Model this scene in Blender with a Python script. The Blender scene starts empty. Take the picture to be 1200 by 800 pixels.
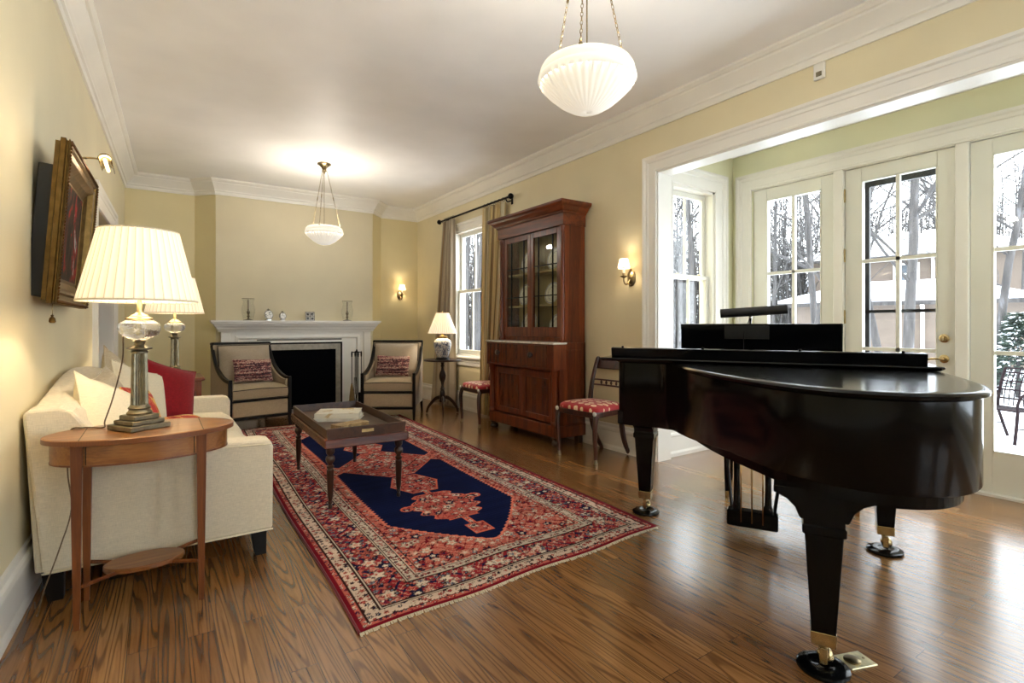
import bpy, math, random
import numpy as np
from mathutils import Matrix, Vector
PI = math.pi
scene = bpy.context.scene
COL = scene.collection
rad = math.radians

# ---------------------------------------------------------------- camera, world, exposure
YAW = math.atan((600 - 185) / 612.0)
cam_d = bpy.data.cameras.new('camera'); cam = bpy.data.objects.new('camera', cam_d); COL.objects.link(cam)
cam.location = (0, 0, 1.17); cam.rotation_euler = (rad(90), 0, -YAW)
cam_d.sensor_width = 36; cam_d.lens = 612 / 1200 * 36; cam_d.shift_y = -19 / 1200.0
cam_d.clip_start = 0.05; cam_d.clip_end = 500
scene.camera = cam
scene.view_settings.view_transform = 'Standard'; scene.view_settings.look = 'None'
scene.view_settings.gamma = 1; scene.view_settings.use_curve_mapping = False
scene.view_settings.exposure = 1.32
WORLD_STRENGTH = 3.6
LAMP_K = 1.0            # multiplies every lamp in the room
w = bpy.data.worlds.new('overcast_sky'); scene.world = w; w.use_nodes = True
bg = w.node_tree.nodes['Background']; bg.inputs[0].default_value = (0.90, 0.95, 1.0, 1); bg.inputs[1].default_value = WORLD_STRENGTH
scene.cycles.max_bounces = 10; scene.cycles.diffuse_bounces = 5; scene.cycles.glossy_bounces = 5
scene.cycles.transparent_max_bounces = 16; scene.cycles.transmission_bounces = 8
scene.cycles.sample_clamp_indirect = 6.0
scene.cycles.caustics_reflective = False; scene.cycles.caustics_refractive = False
scene.cycles.use_denoising = True

# ---------------------------------------------------------------- mesh helpers
class MB:
    def __init__(s, M=None): s.v = []; s.f = []; s.sm = []; s.M = M or Matrix.Identity(4)
    def add(s, vs, fs, smooth=False, M=None):
        o = len(s.v); T = s.M @ M if M is not None else s.M
        s.v += [tuple(T @ Vector(p)) for p in vs]
        s.f += [tuple(i + o for i in f) for f in fs]; s.sm += [smooth] * len(fs); return s
    def box(s, x0, x1, y0, y1, z0, z1, b=0.0, M=None):
        if x0 > x1: x0, x1 = x1, x0
        if y0 > y1: y0, y1 = y1, y0
        if z0 > z1: z0, z1 = z1, z0
        b = min(b, (x1 - x0) * .45, (y1 - y0) * .45, (z1 - z0) * .45)
        if b <= 0:
            vs = [(x, y, z) for z in (z0, z1) for y in (y0, y1) for x in (x0, x1)]
            return s.add(vs, [(0, 2, 3, 1), (4, 5, 7, 6), (0, 1, 5, 4), (2, 6, 7, 3), (0, 4, 6, 2), (1, 3, 7, 5)], False, M)
        rings = []
        for z, i in ((z0, b), (z0 + b, 0), (z1 - b, 0), (z1, b)):
            X0, X1, Y0, Y1 = x0 + i, x1 - i, y0 + i, y1 - i
            rings.append([(X0 + b, Y0, z), (X1 - b, Y0, z), (X1, Y0 + b, z), (X1, Y1 - b, z), (X1 - b, Y1, z), (X0 + b, Y1, z), (X0, Y1 - b, z), (X0, Y0 + b, z)])
        return s.loft(rings, True, True, False, M)
    def loft(s, rings, cap0=True, cap1=True, smooth=True, M=None, closed=True):
        n = len(rings[0]); vs = [p for r in rings for p in r]; fs = []
        for k in range(len(rings) - 1):
            for i in range(n if closed else n - 1):
                j = (i + 1) % n
                fs.append((k * n + i, k * n + j, (k + 1) * n + j, (k + 1) * n + i))
        s.add(vs, fs, smooth, M)
        if cap0: s.add(rings[0], [tuple(reversed(range(n)))], False, M)
        if cap1: s.add(rings[-1], [tuple(range(n))], False, M)
        return s
    def lathe(s, prof, c=(0, 0, 0), seg=24, smooth=True, M=None, rmod=None, cap=True):
        rings = []
        for r, z in prof:
            r = max(r, 1e-4)
            rings.append([(c[0] + r * (rmod(a) if rmod else 1) * math.cos(a), c[1] + r * (rmod(a) if rmod else 1) * math.sin(a), c[2] + z) for a in (2 * PI * i / seg for i in range(seg))])
        return s.loft(rings, cap, cap, smooth, M)
    def tube(s, pts, r, seg=8, smooth=True, M=None, flat=1.0, caps=True):
        P = [Vector(p) for p in pts]; n = len(P)
        R = [r] * n if isinstance(r, (int, float)) else list(r)
        T0 = (P[1] - P[0]).normalized(); up = Vector((0, 0, 1)) if abs(T0.z) < .9 else Vector((1, 0, 0))
        N = (up - T0 * up.dot(T0)).normalized(); rings = []
        for i in range(n):
            T = (P[min(i + 1, n - 1)] - P[max(i - 1, 0)])
            T = T.normalized() if T.length > 1e-9 else T0
            N = (N - T * N.dot(T)); N = N.normalized() if N.length > 1e-6 else T.orthogonal().normalized()
            B = T.cross(N)
            rings.append([tuple(P[i] + (N * math.cos(a) * R[i] + B * math.sin(a) * R[i] * flat)) for a in (2 * PI * k / seg for k in range(seg))])
        return s.loft(rings, caps, caps, smooth, M)
    def prism(s, poly, z0, z1, M=None, smooth=False):
        r0 = [(x, y, z0) for x, y in poly]; r1 = [(x, y, z1) for x, y in poly]
        return s.loft([r0, r1], True, True, smooth, M)
    def sweep(s, path, prof, N, closed=False, M=None):
        """profile (a, b) swept along a planar path: a to the left of travel (N x T), b along N, mitred."""
        P = [Vector(p) for p in path]; N = Vector(N).normalized(); n = len(P); rings = []
        for i in range(n):
            if closed: a, c = P[i - 1], P[(i + 1) % n]
            else: a, c = P[max(i - 1, 0)], P[min(i + 1, n - 1)]
            t1 = (P[i] - a).normalized() if (P[i] - a).length > 1e-9 else (c - P[i]).normalized()
            t2 = (c - P[i]).normalized() if (c - P[i]).length > 1e-9 else t1
            s1, s2 = N.cross(t1), N.cross(t2); m = (s1 + s2).normalized(); m = m / max(.2, m.dot(s1))
            rings.append([tuple(P[i] + m * A + N * B) for A, B in prof])
        if closed: rings.append(rings[0])
        return s.loft(rings, not closed, not closed, False, M)
    def pillow(s, w_, h_, t, M=None, n=14, pinch=.10, seed=0):
        rnd = random.Random(seed); ph = [rnd.uniform(0, 6) for _ in range(4)]
        front = []; back = []
        for sgn, L in ((1, front), (-1, back)):
            for j in range(n + 1):
                for i in range(n + 1):
                    u = -1 + 2 * i / n; v = -1 + 2 * j / n
                    k = (max(0, 1 - abs(u) ** 2.6) * max(0, 1 - abs(v) ** 2.6)) ** .5
                    e = 1 - pinch * (1 - min(1, (abs(v) ** 2))) * abs(u) ** 3
                    e2 = 1 - pinch * (1 - min(1, (abs(u) ** 2))) * abs(v) ** 3
                    wob = .06 * math.sin(3 * u + ph[0]) * math.sin(2.4 * v + ph[1])
                    L.append((u * e * w_ / 2, sgn * t / 2 * k * (1 + wob), v * e2 * h_ / 2))
        fs = []; q = n + 1
        for j in range(n):
            for i in range(n):
                a = j * q + i; fs.append((a, a + 1, a + q + 1, a + q))
        s.add(front, [tuple(reversed(f)) for f in fs], True, M); s.add(back, fs, True, M); return s
    def build(s, name, m, parent=None, world=False, bevel=0.0, sub=0, solid=0.0, merge=True):
        me = bpy.data.meshes.new(name)
        vs = s.v
        if world and parent is not None:
            l = parent.location; vs = [(x - l.x, y - l.y, z - l.z) for x, y, z in vs]
        me.from_pydata(vs, [], s.f); me.polygons.foreach_set('use_smooth', s.sm)
        if merge:
            import bmesh
            bm = bmesh.new(); bm.from_mesh(me); bmesh.ops.remove_doubles(bm, verts=bm.verts, dist=1e-5)
            bmesh.ops.recalc_face_normals(bm, faces=bm.faces)
            for e in bm.edges:
                if len(e.link_faces) == 2 and e.calc_face_angle(0) > .7: e.smooth = False
            bm.to_mesh(me); bm.free()
        me.update()
        if m is not None: me.materials.append(m)
        o = bpy.data.objects.new(name, me); COL.objects.link(o)
        if parent is not None: o.parent = parent
        if solid: d = o.modifiers.new('solid', 'SOLIDIFY'); d.thickness = solid; d.offset = 0
        if bevel: d = o.modifiers.new('bevel', 'BEVEL'); d.width = bevel; d.segments = 2; d.limit_method = 'ANGLE'; d.angle_limit = rad(40)
        if sub: d = o.modifiers.new('sub', 'SUBSURF'); d.levels = sub; d.render_levels = sub
        return o

def tag(o, label=None, cat=None, group=None, kind=None):
    if label: o['label'] = label
    if cat: o['category'] = cat
    if group: o['group'] = group
    if kind: o['kind'] = kind
    return o
def thing(name, label, cat, loc=(0, 0, 0), rz=0, group=None, kind=None):
    o = bpy.data.objects.new(name, None); COL.objects.link(o); o.empty_display_size = .1
    o.location = loc; o.rotation_euler = (0, 0, rz)
    return tag(o, label, cat, group, kind)
def dup(root, loc, rz, label, group=None):
    r = root.copy(); COL.objects.link(r); r.location = loc; r.rotation_euler = (0, 0, rz); r['label'] = label
    if group: r['group'] = group
    def rec(a, b):
        for ch in list(a.children):
            c = ch.copy(); COL.objects.link(c); c.parent = b; rec(ch, c)
    rec(root, r); return r
def T(x, y, z): return Matrix.Translation((x, y, z))
def RX(a): return Matrix.Rotation(a, 4, 'X')
def RY(a): return Matrix.Rotation(a, 4, 'Y')
def RZ(a): return Matrix.Rotation(a, 4, 'Z')
def smoothpath(pts, n=6):
    P = [Vector(p) for p in pts]; out = []
    for i in range(len(P) - 1):
        p0, p1, p2, p3 = P[max(i - 1, 0)], P[i], P[i + 1], P[min(i + 2, len(P) - 1)]
        for k in range(n):
            t = k / n
            out.append(.5 * ((2 * p1) + (-p0 + p2) * t + (2 * p0 - 5 * p1 + 4 * p2 - p3) * t * t + (-p0 + 3 * p1 - 3 * p2 + p3) * t ** 3))
    out.append(P[-1]); return out

# ---------------------------------------------------------------- materials
def srgb(*c):
    return tuple((x / 255 / 12.92 if x / 255 <= .04045 else ((x / 255 + .055) / 1.055) ** 2.4) for x in c) + (1,)
def base(name, col=(200, 200, 200), rough=.5, metal=0, spec=.5, **kw):
    m = bpy.data.materials.new(name); m.use_nodes = True; b = m.node_tree.nodes['Principled BSDF']
    b.inputs['Base Color'].default_value = srgb(*col); b.inputs['Roughness'].default_value = rough
    b.inputs['Metallic'].default_value = metal; b.inputs['Specular IOR Level'].default_value = spec
    for k, v in kw.items(): b.inputs[k.replace('_', ' ')].default_value = v
    return m
class G:
    """small node graph helper"""
    def __init__(s, m): s.m = m; s.t = m.node_tree; s.b = s.t.nodes['Principled BSDF']
    def n(s, typ, **kw):
        nd = s.t.nodes.new('ShaderNode' + typ)
        for k, v in kw.items(): setattr(nd, k, v)
        return nd
    def l(s, a, b): s.t.links.new(a, b)
    def coord(s, kind='Object', scale=(1, 1, 1), rot=(0, 0, 0)):
        c = s.n('TexCoord'); mp = s.n('Mapping'); s.l(c.outputs[kind], mp.inputs[0])
        mp.inputs['Scale'].default_value = scale; mp.inputs['Rotation'].default_value = rot; return mp.outputs[0]
    def noise(s, vec, scale, detail=3, rough=.5, dist=0):
        n = s.n('TexNoise'); s.l(vec, n.inputs['Vector']); n.inputs['Scale'].default_value = scale
        n.inputs['Detail'].default_value = detail; n.inputs['Roughness'].default_value = rough; n.inputs['Distortion'].default_value = dist
        return n.outputs['Fac']
    def ramp(s, fac, stops, interp='LINEAR'):
        r = s.n('ValToRGB'); s.l(fac, r.inputs[0]); e = r.color_ramp.elements; r.color_ramp.interpolation = interp
        while len(e) < len(stops): e.new(.5)
        for q, (p, c) in zip(e, stops): q.position = p; q.color = srgb(*c)
        return r.outputs[0]
    def math(s, op, a, b=None):
        n = s.n('Math', operation=op)
        for i, x in enumerate((a, b)):
            if x is None: continue
            if isinstance(x, (int, float)): n.inputs[i].default_value = x
            else: s.l(x, n.inputs[i])
        return n.outputs[0]
    def mix(s, fac, a, b, mode='MIX'):
        n = s.n('Mix', data_type='RGBA', blend_type=mode)
        for i, x in ((0, fac), (6, a), (7, b)):
            if isinstance(x, (int, float)): n.inputs[i].default_value = x
            elif isinstance(x, tuple): n.inputs[i].default_value = srgb(*x)
            else: s.l(x, n.inputs[i])
        return n.outputs[2]
    def bump(s, h, strength=.3, dist=.01):
        b = s.n('Bump'); s.l(h, b.inputs['Height']); b.inputs['Strength'].default_value = strength; b.inputs['Distance'].default_value = dist
        s.l(b.outputs[0], s.b.inputs['Normal'])
    def color(s, c): s.l(c, s.b.inputs['Base Color'])

def paint(name, col, rough=.55, var=.03):
    m = base(name, col, rough); g = G(m); v = g.coord()
    n = g.noise(v, 2.0, 3); c2 = tuple(max(0, int(x * (1 - var))) for x in col)
    g.color(g.ramp(n, [(.3, c2), (.7, col)])); g.bump(g.noise(v, 180, 2), .05, .002); return m
def wood(name, dark, mid, light, rough=.3, axis='z', scale=1.0, flame=0.0, coat=.12):
    m = base(name, mid, rough); g = G(m)
    sc = {'z': (9, 9, .7), 'y': (9, .7, 9), 'x': (.7, 9, 9)}[axis]
    v = g.coord('Object', tuple(q * scale for q in sc))
    n = g.noise(v, 1.6, 4, .55, .4 + flame); s1 = g.math('SINE', g.math('MULTIPLY', n, 38))
    s1 = g.math('MULTIPLY_ADD', s1, .25); n2 = g.noise(g.coord('Object', tuple(q * scale * 6 for q in sc)), 3, 3)
    f = g.math('ADD', g.math('MULTIPLY', n, .75), g.math('MULTIPLY', n2, .3)); f = g.math('ADD', f, g.math('MULTIPLY', s1, .22))
    g.color(g.ramp(f, [(.25, dark), (.55, mid), (.85, light)])); g.bump(n2, .06, .002)
    g.b.inputs['Coat Weight'].default_value = coat; g.b.inputs['Coat Roughness'].default_value = .12; return m
def fabric(name, col, var=.12, rough=.9, weave=500, bump=.25):
    m = base(name, col, rough, spec=.2); g = G(m); v = g.coord()
    a = g.noise(g.coord('Object', (1, 1, .08)), weave, 2); b = g.noise(g.coord('Object', (.08, .08, 1)), weave, 2)
    f = g.math('MULTIPLY', g.math('ADD', a, b), .5)
    c0 = tuple(int(x * (1 - var)) for x in col); c1 = tuple(min(255, int(x * (1 + var * .5))) for x in col)
    g.color(g.ramp(f, [(.35, c0), (.65, c1)])); g.bump(f, bump, .003)
    g.b.inputs['Sheen Weight'].default_value = .15; return m
def emissive(name, col, strength, trans=True):
    m = base(name, (250, 245, 232), .6); b = m.node_tree.nodes['Principled BSDF']
    b.inputs['Emission Color'].default_value = srgb(*col); b.inputs['Emission Strength'].default_value = strength; return m

M = {}
M['wall'] = paint('cream_wall_paint', (228, 217, 182))
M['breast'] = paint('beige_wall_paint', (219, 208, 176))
M['baywall'] = paint('pale_green_wall_paint', (234, 232, 198))
M['backwall'] = paint('sconce_tinted_wall_paint', (228, 215, 170))  # yellow glow of the sconces put into the wall colour
M['ceiling'] = paint('ceiling_paint', (249, 248, 247))
M['trim'] = paint('white_trim_paint', (240, 237, 228), .35)
M['doorpaint'] = paint('white_door_paint', (232, 231, 220), .3)
M['hall'] = paint('grey_hall_paint', (170, 174, 188))
M['mahog'] = wood('mahogany', (36, 12, 5), (84, 34, 13), (132, 62, 25), .28)
M['mahogx'] = wood('mahogany_crossgrain', (36, 12, 5), (84, 34, 13), (130, 60, 24), .28, 'y')
M['flame'] = wood('flame_mahogany', (30, 11, 6), (74, 32, 15), (120, 62, 28), .25, 'z', .8, 1.6)
M['darkwood'] = wood('dark_brown_wood', (20, 11, 8), (40, 22, 15), (66, 38, 24), .3)
M['ebony'] = wood('espresso_wood', (8, 6, 5), (15, 12, 10), (24, 19, 16), .4, coat=0); M['ebony'].node_tree.nodes['Principled BSDF'].inputs['Specular IOR Level'].default_value = .2
M['chairwood'] = wood('dark_mahogany_chair_wood', (22, 9, 5), (50, 22, 13), (84, 40, 22), .3)
M['satin'] = wood('satinwood_veneer', (82, 44, 19), (126, 76, 36), (164, 110, 58), .28, 'x')
M['satinleg'] = wood('satinwood_leg', (62, 30, 12), (98, 50, 21), (134, 76, 34), .32)
M['traywood'] = wood('tray_walnut', (26, 14, 8), (54, 30, 17), (82, 50, 29), .42, 'y', coat=.05)
M['piano'] = base('black_piano_lacquer', (7, 8, 10), .14, 0, .2)
_g = G(M['piano']); _g.bump(_g.noise(_g.coord(), 3.0, 2), .02, .01)
M['blackmat'] = base('black_satin', (14, 14, 16), .45)
_g = G(M['blackmat']); _g.bump(_g.noise(_g.coord(), 60, 2), .03, .002)
def metal(name, col, rough=.25):
    m = base(name, col, rough, 1.0); g = G(m); n = g.noise(g.coord(), 30, 3)
    g.color(g.ramp(n, [(.3, tuple(int(x * .8) for x in col)), (.7, col)])); return m
M['brass'] = metal('polished_brass', (206, 184, 138)); M['pewter'] = metal('brushed_pewter', (144, 136, 114), .36)
M['silver'] = metal('silver', (200, 200, 200), .2); M['iron'] = metal('black_iron', (34, 32, 32), .5)
M['castgold'] = metal('aged_gilt', (124, 98, 56), .45)
M['antiquebrass'] = metal('antique_brass', (160, 142, 108), .3)
M['linen'] = fabric('cream_linen', (224, 212, 188), .07)
M['linen_d'] = fabric('cream_cushion_cotton', (228, 216, 188), .06)
M['taupe'] = fabric('taupe_silk_cushion', (196, 180, 152), .1)
M['chairfab'] = fabric('tan_upholstery', (172, 154, 126), .1)
M['chairback'] = fabric('greige_upholstery', (176, 162, 142), .1)
M['redvelvet'] = fabric('red_velvet', (138, 18, 28), .2)
M['marble'] = base('white_marble', (228, 224, 216), .2); _g = G(M['marble'])
_g.color(_g.ramp(_g.noise(_g.coord(), 6, 6, .6, 1.5), [(.35, (190, 186, 180)), (.55, (232, 228, 220))]))
M['stone'] = base('grey_slate_slip', (120, 116, 108), .5); _g = G(M['stone'])
_g.color(_g.ramp(_g.noise(_g.coord(), 8, 5), [(.3, (104, 100, 94)), (.7, (140, 134, 124))]))
M['soot'] = base('sooty_firebrick', (16, 18, 26), .8); _g = G(M['soot']); _g.color(_g.ramp(_g.noise(_g.coord(), 12, 4), [(.3, (8, 9, 13)), (.7, (24, 27, 38))]))
M['porcelain'] = base('white_porcelain', (236, 236, 232), .2); _g = G(M['porcelain']); _g.color(_g.ramp(_g.noise(_g.coord(), 60, 3), [(.30, (150, 152, 160)), (.42, (238, 237, 232))]))
M['paper'] = base('paper', (228, 220, 200), .7); _g = G(M['paper']); _g.color(_g.ramp(_g.noise(_g.coord('Object', (1, 1, 60)), 8, 2), [(.4, (205, 196, 176)), (.6, (236, 230, 214))]))
M['snow'] = base('snow', (238, 242, 248), .8); _g = G(M['snow']); _g.bump(_g.noise(_g.coord(), .8, 4), .4, .2)
_g.color(_g.ramp(_g.noise(_g.coord(), .5, 4), [(.3, (226, 232, 242)), (.7, (245, 247, 250))]))
M['bark'] = base('grey_bark', (60, 57, 56), .9); _g = G(M['bark'])
_g.color(_g.ramp(_g.noise(_g.coord('Object', (1, 1, .2)), 9, 4), [(.3, (46, 44, 44)), (.62, (72, 69, 68)), (.78, (110, 110, 114))])); _g.bump(_g.noise(_g.coord('Object', (1, 1, .2)), 20, 4), .5, .03)

def shade_mat(name, e, col=(255, 226, 176)):
    m = emissive(name, col, e); g = G(m)
    g.b.inputs['Base Color'].default_value = srgb(244, 236, 216)
    tr = g.n('BsdfTranslucent'); tr.inputs[0].default_value = srgb(250, 232, 200); mx = g.n('MixShader'); mx.inputs[0].default_value = .12
    out = g.t.nodes['Material Output']; g.l(g.b.outputs[0], mx.inputs[1]); g.l(tr.outputs[0], mx.inputs[2]); g.l(mx.outputs[0], out.inputs[0]); return m
M['shade'] = shade_mat('pleated_cream_shade', .20, (255, 240, 210))
def pleat_lines(m, n):
    g = G(m); c = g.n('TexCoord'); sp = g.n('SeparateXYZ'); g.l(c.outputs['Object'], sp.inputs[0])
    a = g.math('MULTIPLY', g.math('ARCTAN2', sp.outputs[1], sp.outputs[0]), n / (2 * PI)); f = g.math('FRACT', g.math('ADD', a, 100.0))
    r = g.ramp(f, [(0, (176, 160, 128)), (.07, (222, 208, 176)), (.2, (250, 243, 226)), (1, (240, 230, 206))])
    g.color(r); g.l(r, g.b.inputs['Emission Color'])
pleat_lines(M['shade'], 40)
M['glassbowl'] = emissive('milk_glass', (255, 248, 232), .20)
def clear_glass(name, tint=(255, 255, 255), k=1.0, rough=.02):
    m = bpy.data.materials.new(name); m.use_nodes = True; t = m.node_tree; t.nodes.clear()
    o = t.nodes.new('ShaderNodeOutputMaterial'); mx = t.nodes.new('ShaderNodeMixShader'); tr = t.nodes.new('ShaderNodeBsdfTransparent')
    gl = t.nodes.new('ShaderNodeBsdfGlossy'); gl.inputs['Roughness'].default_value = rough; lw = t.nodes.new('ShaderNodeLayerWeight'); lw.inputs[0].default_value = .5; fr = t.nodes.new('ShaderNodeMath'); fr.operation = 'POWER'; fr.inputs[1].default_value = 3.5; t.links.new(lw.outputs['Facing'], fr.inputs[0])
    ml = t.nodes.new('ShaderNodeMath'); ml.operation = 'MULTIPLY_ADD'; ml.inputs[1].default_value = k * .45; ml.inputs[2].default_value = .02
    tr.inputs[0].default_value = srgb(*tint); t.links.new(fr.outputs[0], ml.inputs[0]); t.links.new(ml.outputs[0], mx.inputs[0])
    t.links.new(tr.outputs[0], mx.inputs[1]); t.links.new(gl.outputs[0], mx.inputs[2]); t.links.new(mx.outputs[0], o.inputs[0]); return m
M['pane'] = clear_glass('window_glass', (250, 252, 252), .8)
M['vitrine'] = clear_glass('cabinet_glass', (246, 247, 242), 1.0)
M['thinglass'] = clear_glass('thin_glass', (250, 251, 250), 1.6)
M['crystal'] = base('cut_crystal', (250, 250, 248), .05); _b = M['crystal'].node_tree.nodes['Principled BSDF']
_b.inputs['Transmission Weight'].default_value = .86; _b.inputs['IOR'].default_value = 1.4
_g = G(M['crystal']); _v = _g.n('TexVoronoi'); _g.l(_g.coord('Object', (1, 1, 1.2)), _v.inputs[0]); _v.inputs['Scale'].default_value = 70; _g.bump(_v.outputs[0], .3, .006)

# floor: narrow strip oak, running away from the camera
m = base('oak_strip_floor', (120, 78, 48), .22); g = G(m); M['floor'] = m
co = g.n('TexCoord'); sp = g.n('SeparateXYZ'); g.l(co.outputs['Object'], sp.inputs[0]); cb = g.n('CombineXYZ')
g.l(sp.outputs[1], cb.inputs[0]); g.l(sp.outputs[0], cb.inputs[1])
br = g.n('TexBrick'); g.l(cb.outputs[0], br.inputs['Vector']); br.offset = .37; br.offset_frequency = 2; br.squash = 1
for k, v in (('Scale', 1), ('Mortar Size', .0011), ('Mortar Smooth', .3), ('Bias', 0), ('Brick Width', 1.15), ('Row Height', .092)): br.inputs[k].default_value = v
br.inputs['Color1'].default_value = (0, 0, 0, 1); br.inputs['Color2'].default_value = (1, 1, 1, 1); br.inputs['Mortar'].default_value = (.5, .5, .5, 1)
rnd = g.math('MULTIPLY', br.outputs['Color'], 37.0)
def stretched(sx, sy):
    c = g.n('CombineXYZ'); g.l(g.math('MULTIPLY', sp.outputs[0], sx), c.inputs[0]); g.l(g.math('MULTIPLY', sp.outputs[1], sy), c.inputs[1]); g.l(rnd, c.inputs[2]); return c.outputs[0]
n1 = g.noise(stretched(12, .5), 1.0, 1.2, .4, .1)
ring = g.math('SINE', g.math('MULTIPLY', n1, 105)); n2 = g.noise(stretched(120, 5), 1.0, 3, .6); n3 = g.noise(stretched(14, 1.2), 1.0, 3)
tone = g.ramp(br.outputs['Color'], [(0, (126, 86, 48)), (.35, (152, 108, 62)), (.7, (140, 97, 55)), (1, (166, 121, 72))])
rr = g.math('ADD', g.math('MULTIPLY', ring, .5), .5)
rd = g.ramp(rr, [(0, (255, 255, 255)), (.66, (244, 240, 234)), (.88, (160, 136, 114)), (1, (104, 74, 50))])
c1 = g.mix(.62, tone, rd, 'MULTIPLY'); c2 = g.mix(.38, c1, g.ramp(n2, [(.35, (150, 135, 120)), (.6, (255, 255, 255))]), 'MULTIPLY')
c3 = g.mix(br.outputs['Fac'], c2, (38, 22, 14)); g.color(c3)
g.l(g.math('ADD', g.math('MULTIPLY', n2, .16), .15), g.b.inputs['Roughness'])
g.bump(g.math('SUBTRACT', g.math('MULTIPLY', n2, .25), br.outputs['Fac']), .12, .003)
g.b.inputs['Coat Weight'].default_value = .6; g.b.inputs['Coat Roughness'].default_value = .22

def lamp_point(name, loc, power, radius=.05, col=(1, .86, .68), parent=None):
    d = bpy.data.lights.new(name, 'POINT'); d.energy = power * LAMP_K; d.shadow_soft_size = radius; d.color = col
    o = bpy.data.objects.new(name, d); COL.objects.link(o); o.location = loc
    if parent is not None: o.parent = parent
    return o
# ================================================================ THE ROOM
def LX(y): return -.475 + .026 * (y - 2.8)
RXW = 3.545; WT = .162; CEIL = 3.05; YB = 8.0; YF = -2.6; DX = 4.724; BY1 = 3.06; BY0 = .30
OP0, OP1, OPZ = .35, 3.01, 2.49
WY0, WY1, WZ0, WZ1 = 5.85, 6.70, .74, 2.50          # curtained window
def struct(o): o['kind'] = 'structure'; return o
fl = MB().box(-.9, 4.9, YF - .15, 8.2, -.1, 0).build('floor', M['floor']); struct(fl)
cl = MB().box(-.9, RXW + WT, YF - .15, 8.2, CEIL, CEIL + .1).build('ceiling', M['ceiling']); struct(cl)
cb_ = MB().box(RXW + WT, DX + .16, BY0 - .16, BY1 + .16, 2.82, 2.92).build('ceiling_bay', M['ceiling']); struct(cb_)
# left wall (a shade out of square), doorway towards the far end
DOY0, DOY1, DOZ = 5.28, 6.52, 2.12
mb = MB()
def lseg(y0, y1, z0, z1, t=.12):
    mb.prism([(LX(y0), y0), (LX(y1), y1), (LX(y1) - t, y1), (LX(y0) - t, y0)], z0, z1)
lseg(YF, DOY0, 0, CEIL); lseg(DOY1, YB + .1, 0, CEIL); lseg(DOY0, DOY1, DOZ, CEIL)
struct(mb.build('wall_left', M['wall']))
hl = MB().box(-1.75, -1.65, 4.9, 7.1, 0, 2.7).box(-1.7, LX(DOY1) - .12, 6.95, 7.05, 0, 2.7).box(-1.7, LX(DOY0) - .12, 4.9, 5.0, 0, 2.7).box(-1.75, LX(6) - .1, 4.9, 7.1, 2.7, 2.8)
struct(hl.build('wall_hallway', M['hall'])); struct(MB().box(-1.75, -.85, 4.9, 7.1, -.1, -.001).build('floor_hallway', M['floor']))
# back wall + chimney breast with canted returns
BX0, BX1 = .62, 2.70
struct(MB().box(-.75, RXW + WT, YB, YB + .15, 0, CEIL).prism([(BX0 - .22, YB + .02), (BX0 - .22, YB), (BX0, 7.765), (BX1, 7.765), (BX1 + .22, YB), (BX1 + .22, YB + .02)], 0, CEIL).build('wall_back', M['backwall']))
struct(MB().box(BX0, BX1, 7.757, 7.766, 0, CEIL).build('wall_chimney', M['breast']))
# right wall with window hole and the wide opening to the bay
mb = MB(); a, b = RXW, RXW + WT
mb.box(a, b, OP1, WY0, 0, CEIL).box(a, b, WY1, YB + .1, 0, CEIL).box(a, b, WY0, WY1, 0, WZ0).box(a, b, WY0, WY1, WZ1, CEIL)
mb.box(a, b, OP0, OP1, OPZ, CEIL)
mb.box(a, b, -.35, OP0, 0, CEIL).box(a, b, -1.85, -.35, 0, .5).box(a, b, -1.85, -.35, 2.5, CEIL).box(a, b, YF, -1.85, 0, CEIL)
struct(mb.build('wall_right', M['wall']))
# wall behind the camera, with two tall unseen windows added to let in daylight
mb = MB(); y0, y1 = YF - .15, YF
for x0, x1 in ((-.75, 1.1), (2.1, 2.4), (3.4, b)): mb.box(x0, x1, y0, y1, 0, CEIL)
for x0, x1 in ((1.1, 2.1), (2.4, 3.4)): mb.box(x0, x1, y0, y1, 0, .5).box(x0, x1, y0, y1, 2.5, CEIL)
struct(mb.build('wall_front', M['wall']))
# bay: side walls with windows, outer wall filled by glazed doors
BWX0, BWX1, BWZ0, BWZ1 = 3.80, 4.42, .55, 2.44
for nm, ya, yb in (('wall_bay_far', BY1, BY1 + .15), ('wall_bay_near', BY0 - .15, BY0)):
    mb = MB(); mb.box(RXW + WT, BWX0, ya, yb, 0, 2.86).box(BWX1, DX + .15, ya, yb, 0, 2.86).box(BWX0, BWX1, ya, yb, 0, BWZ0).box(BWX0, BWX1, ya, yb, BWZ1, 2.86)
    struct(mb.build(nm, M['baywall']))
GY0, GY1, GZ = .50, 2.86, 2.465
mb = MB(); mb.box(DX, DX + .15, GY1, BY1, 0, 2.86).box(DX, DX + .15, BY0, GY0, 0, 2.86).box(DX, DX + .15, GY0, GY1, GZ, 2.86)
struct(mb.build('wall_bay_outer', M['baywall']))

# crown moulding all around
crown = [(0, 2.865), (.016, 2.865), (.02, 2.88), (.02, 2.905), (.034, 2.912), (.036, 2.925), (.052, 2.945), (.082, 2.978), (.102, 3.0), (.105, 3.012), (.12, 3.016), (.138, 3.034), (.14, CEIL + .01), (0, CEIL + .01)]
per = [(RXW, YF, 0), (RXW, YB, 0), (BX1 + .22, YB, 0), (BX1, 7.76, 0), (BX0, 7.76, 0), (BX0 - .22, YB, 0), (LX(YB), YB, 0), (LX(YF), YF, 0)]
struct(MB().sweep(per, crown, (0, 0, 1), closed=True).build('trim_crown', M['trim']))
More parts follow.
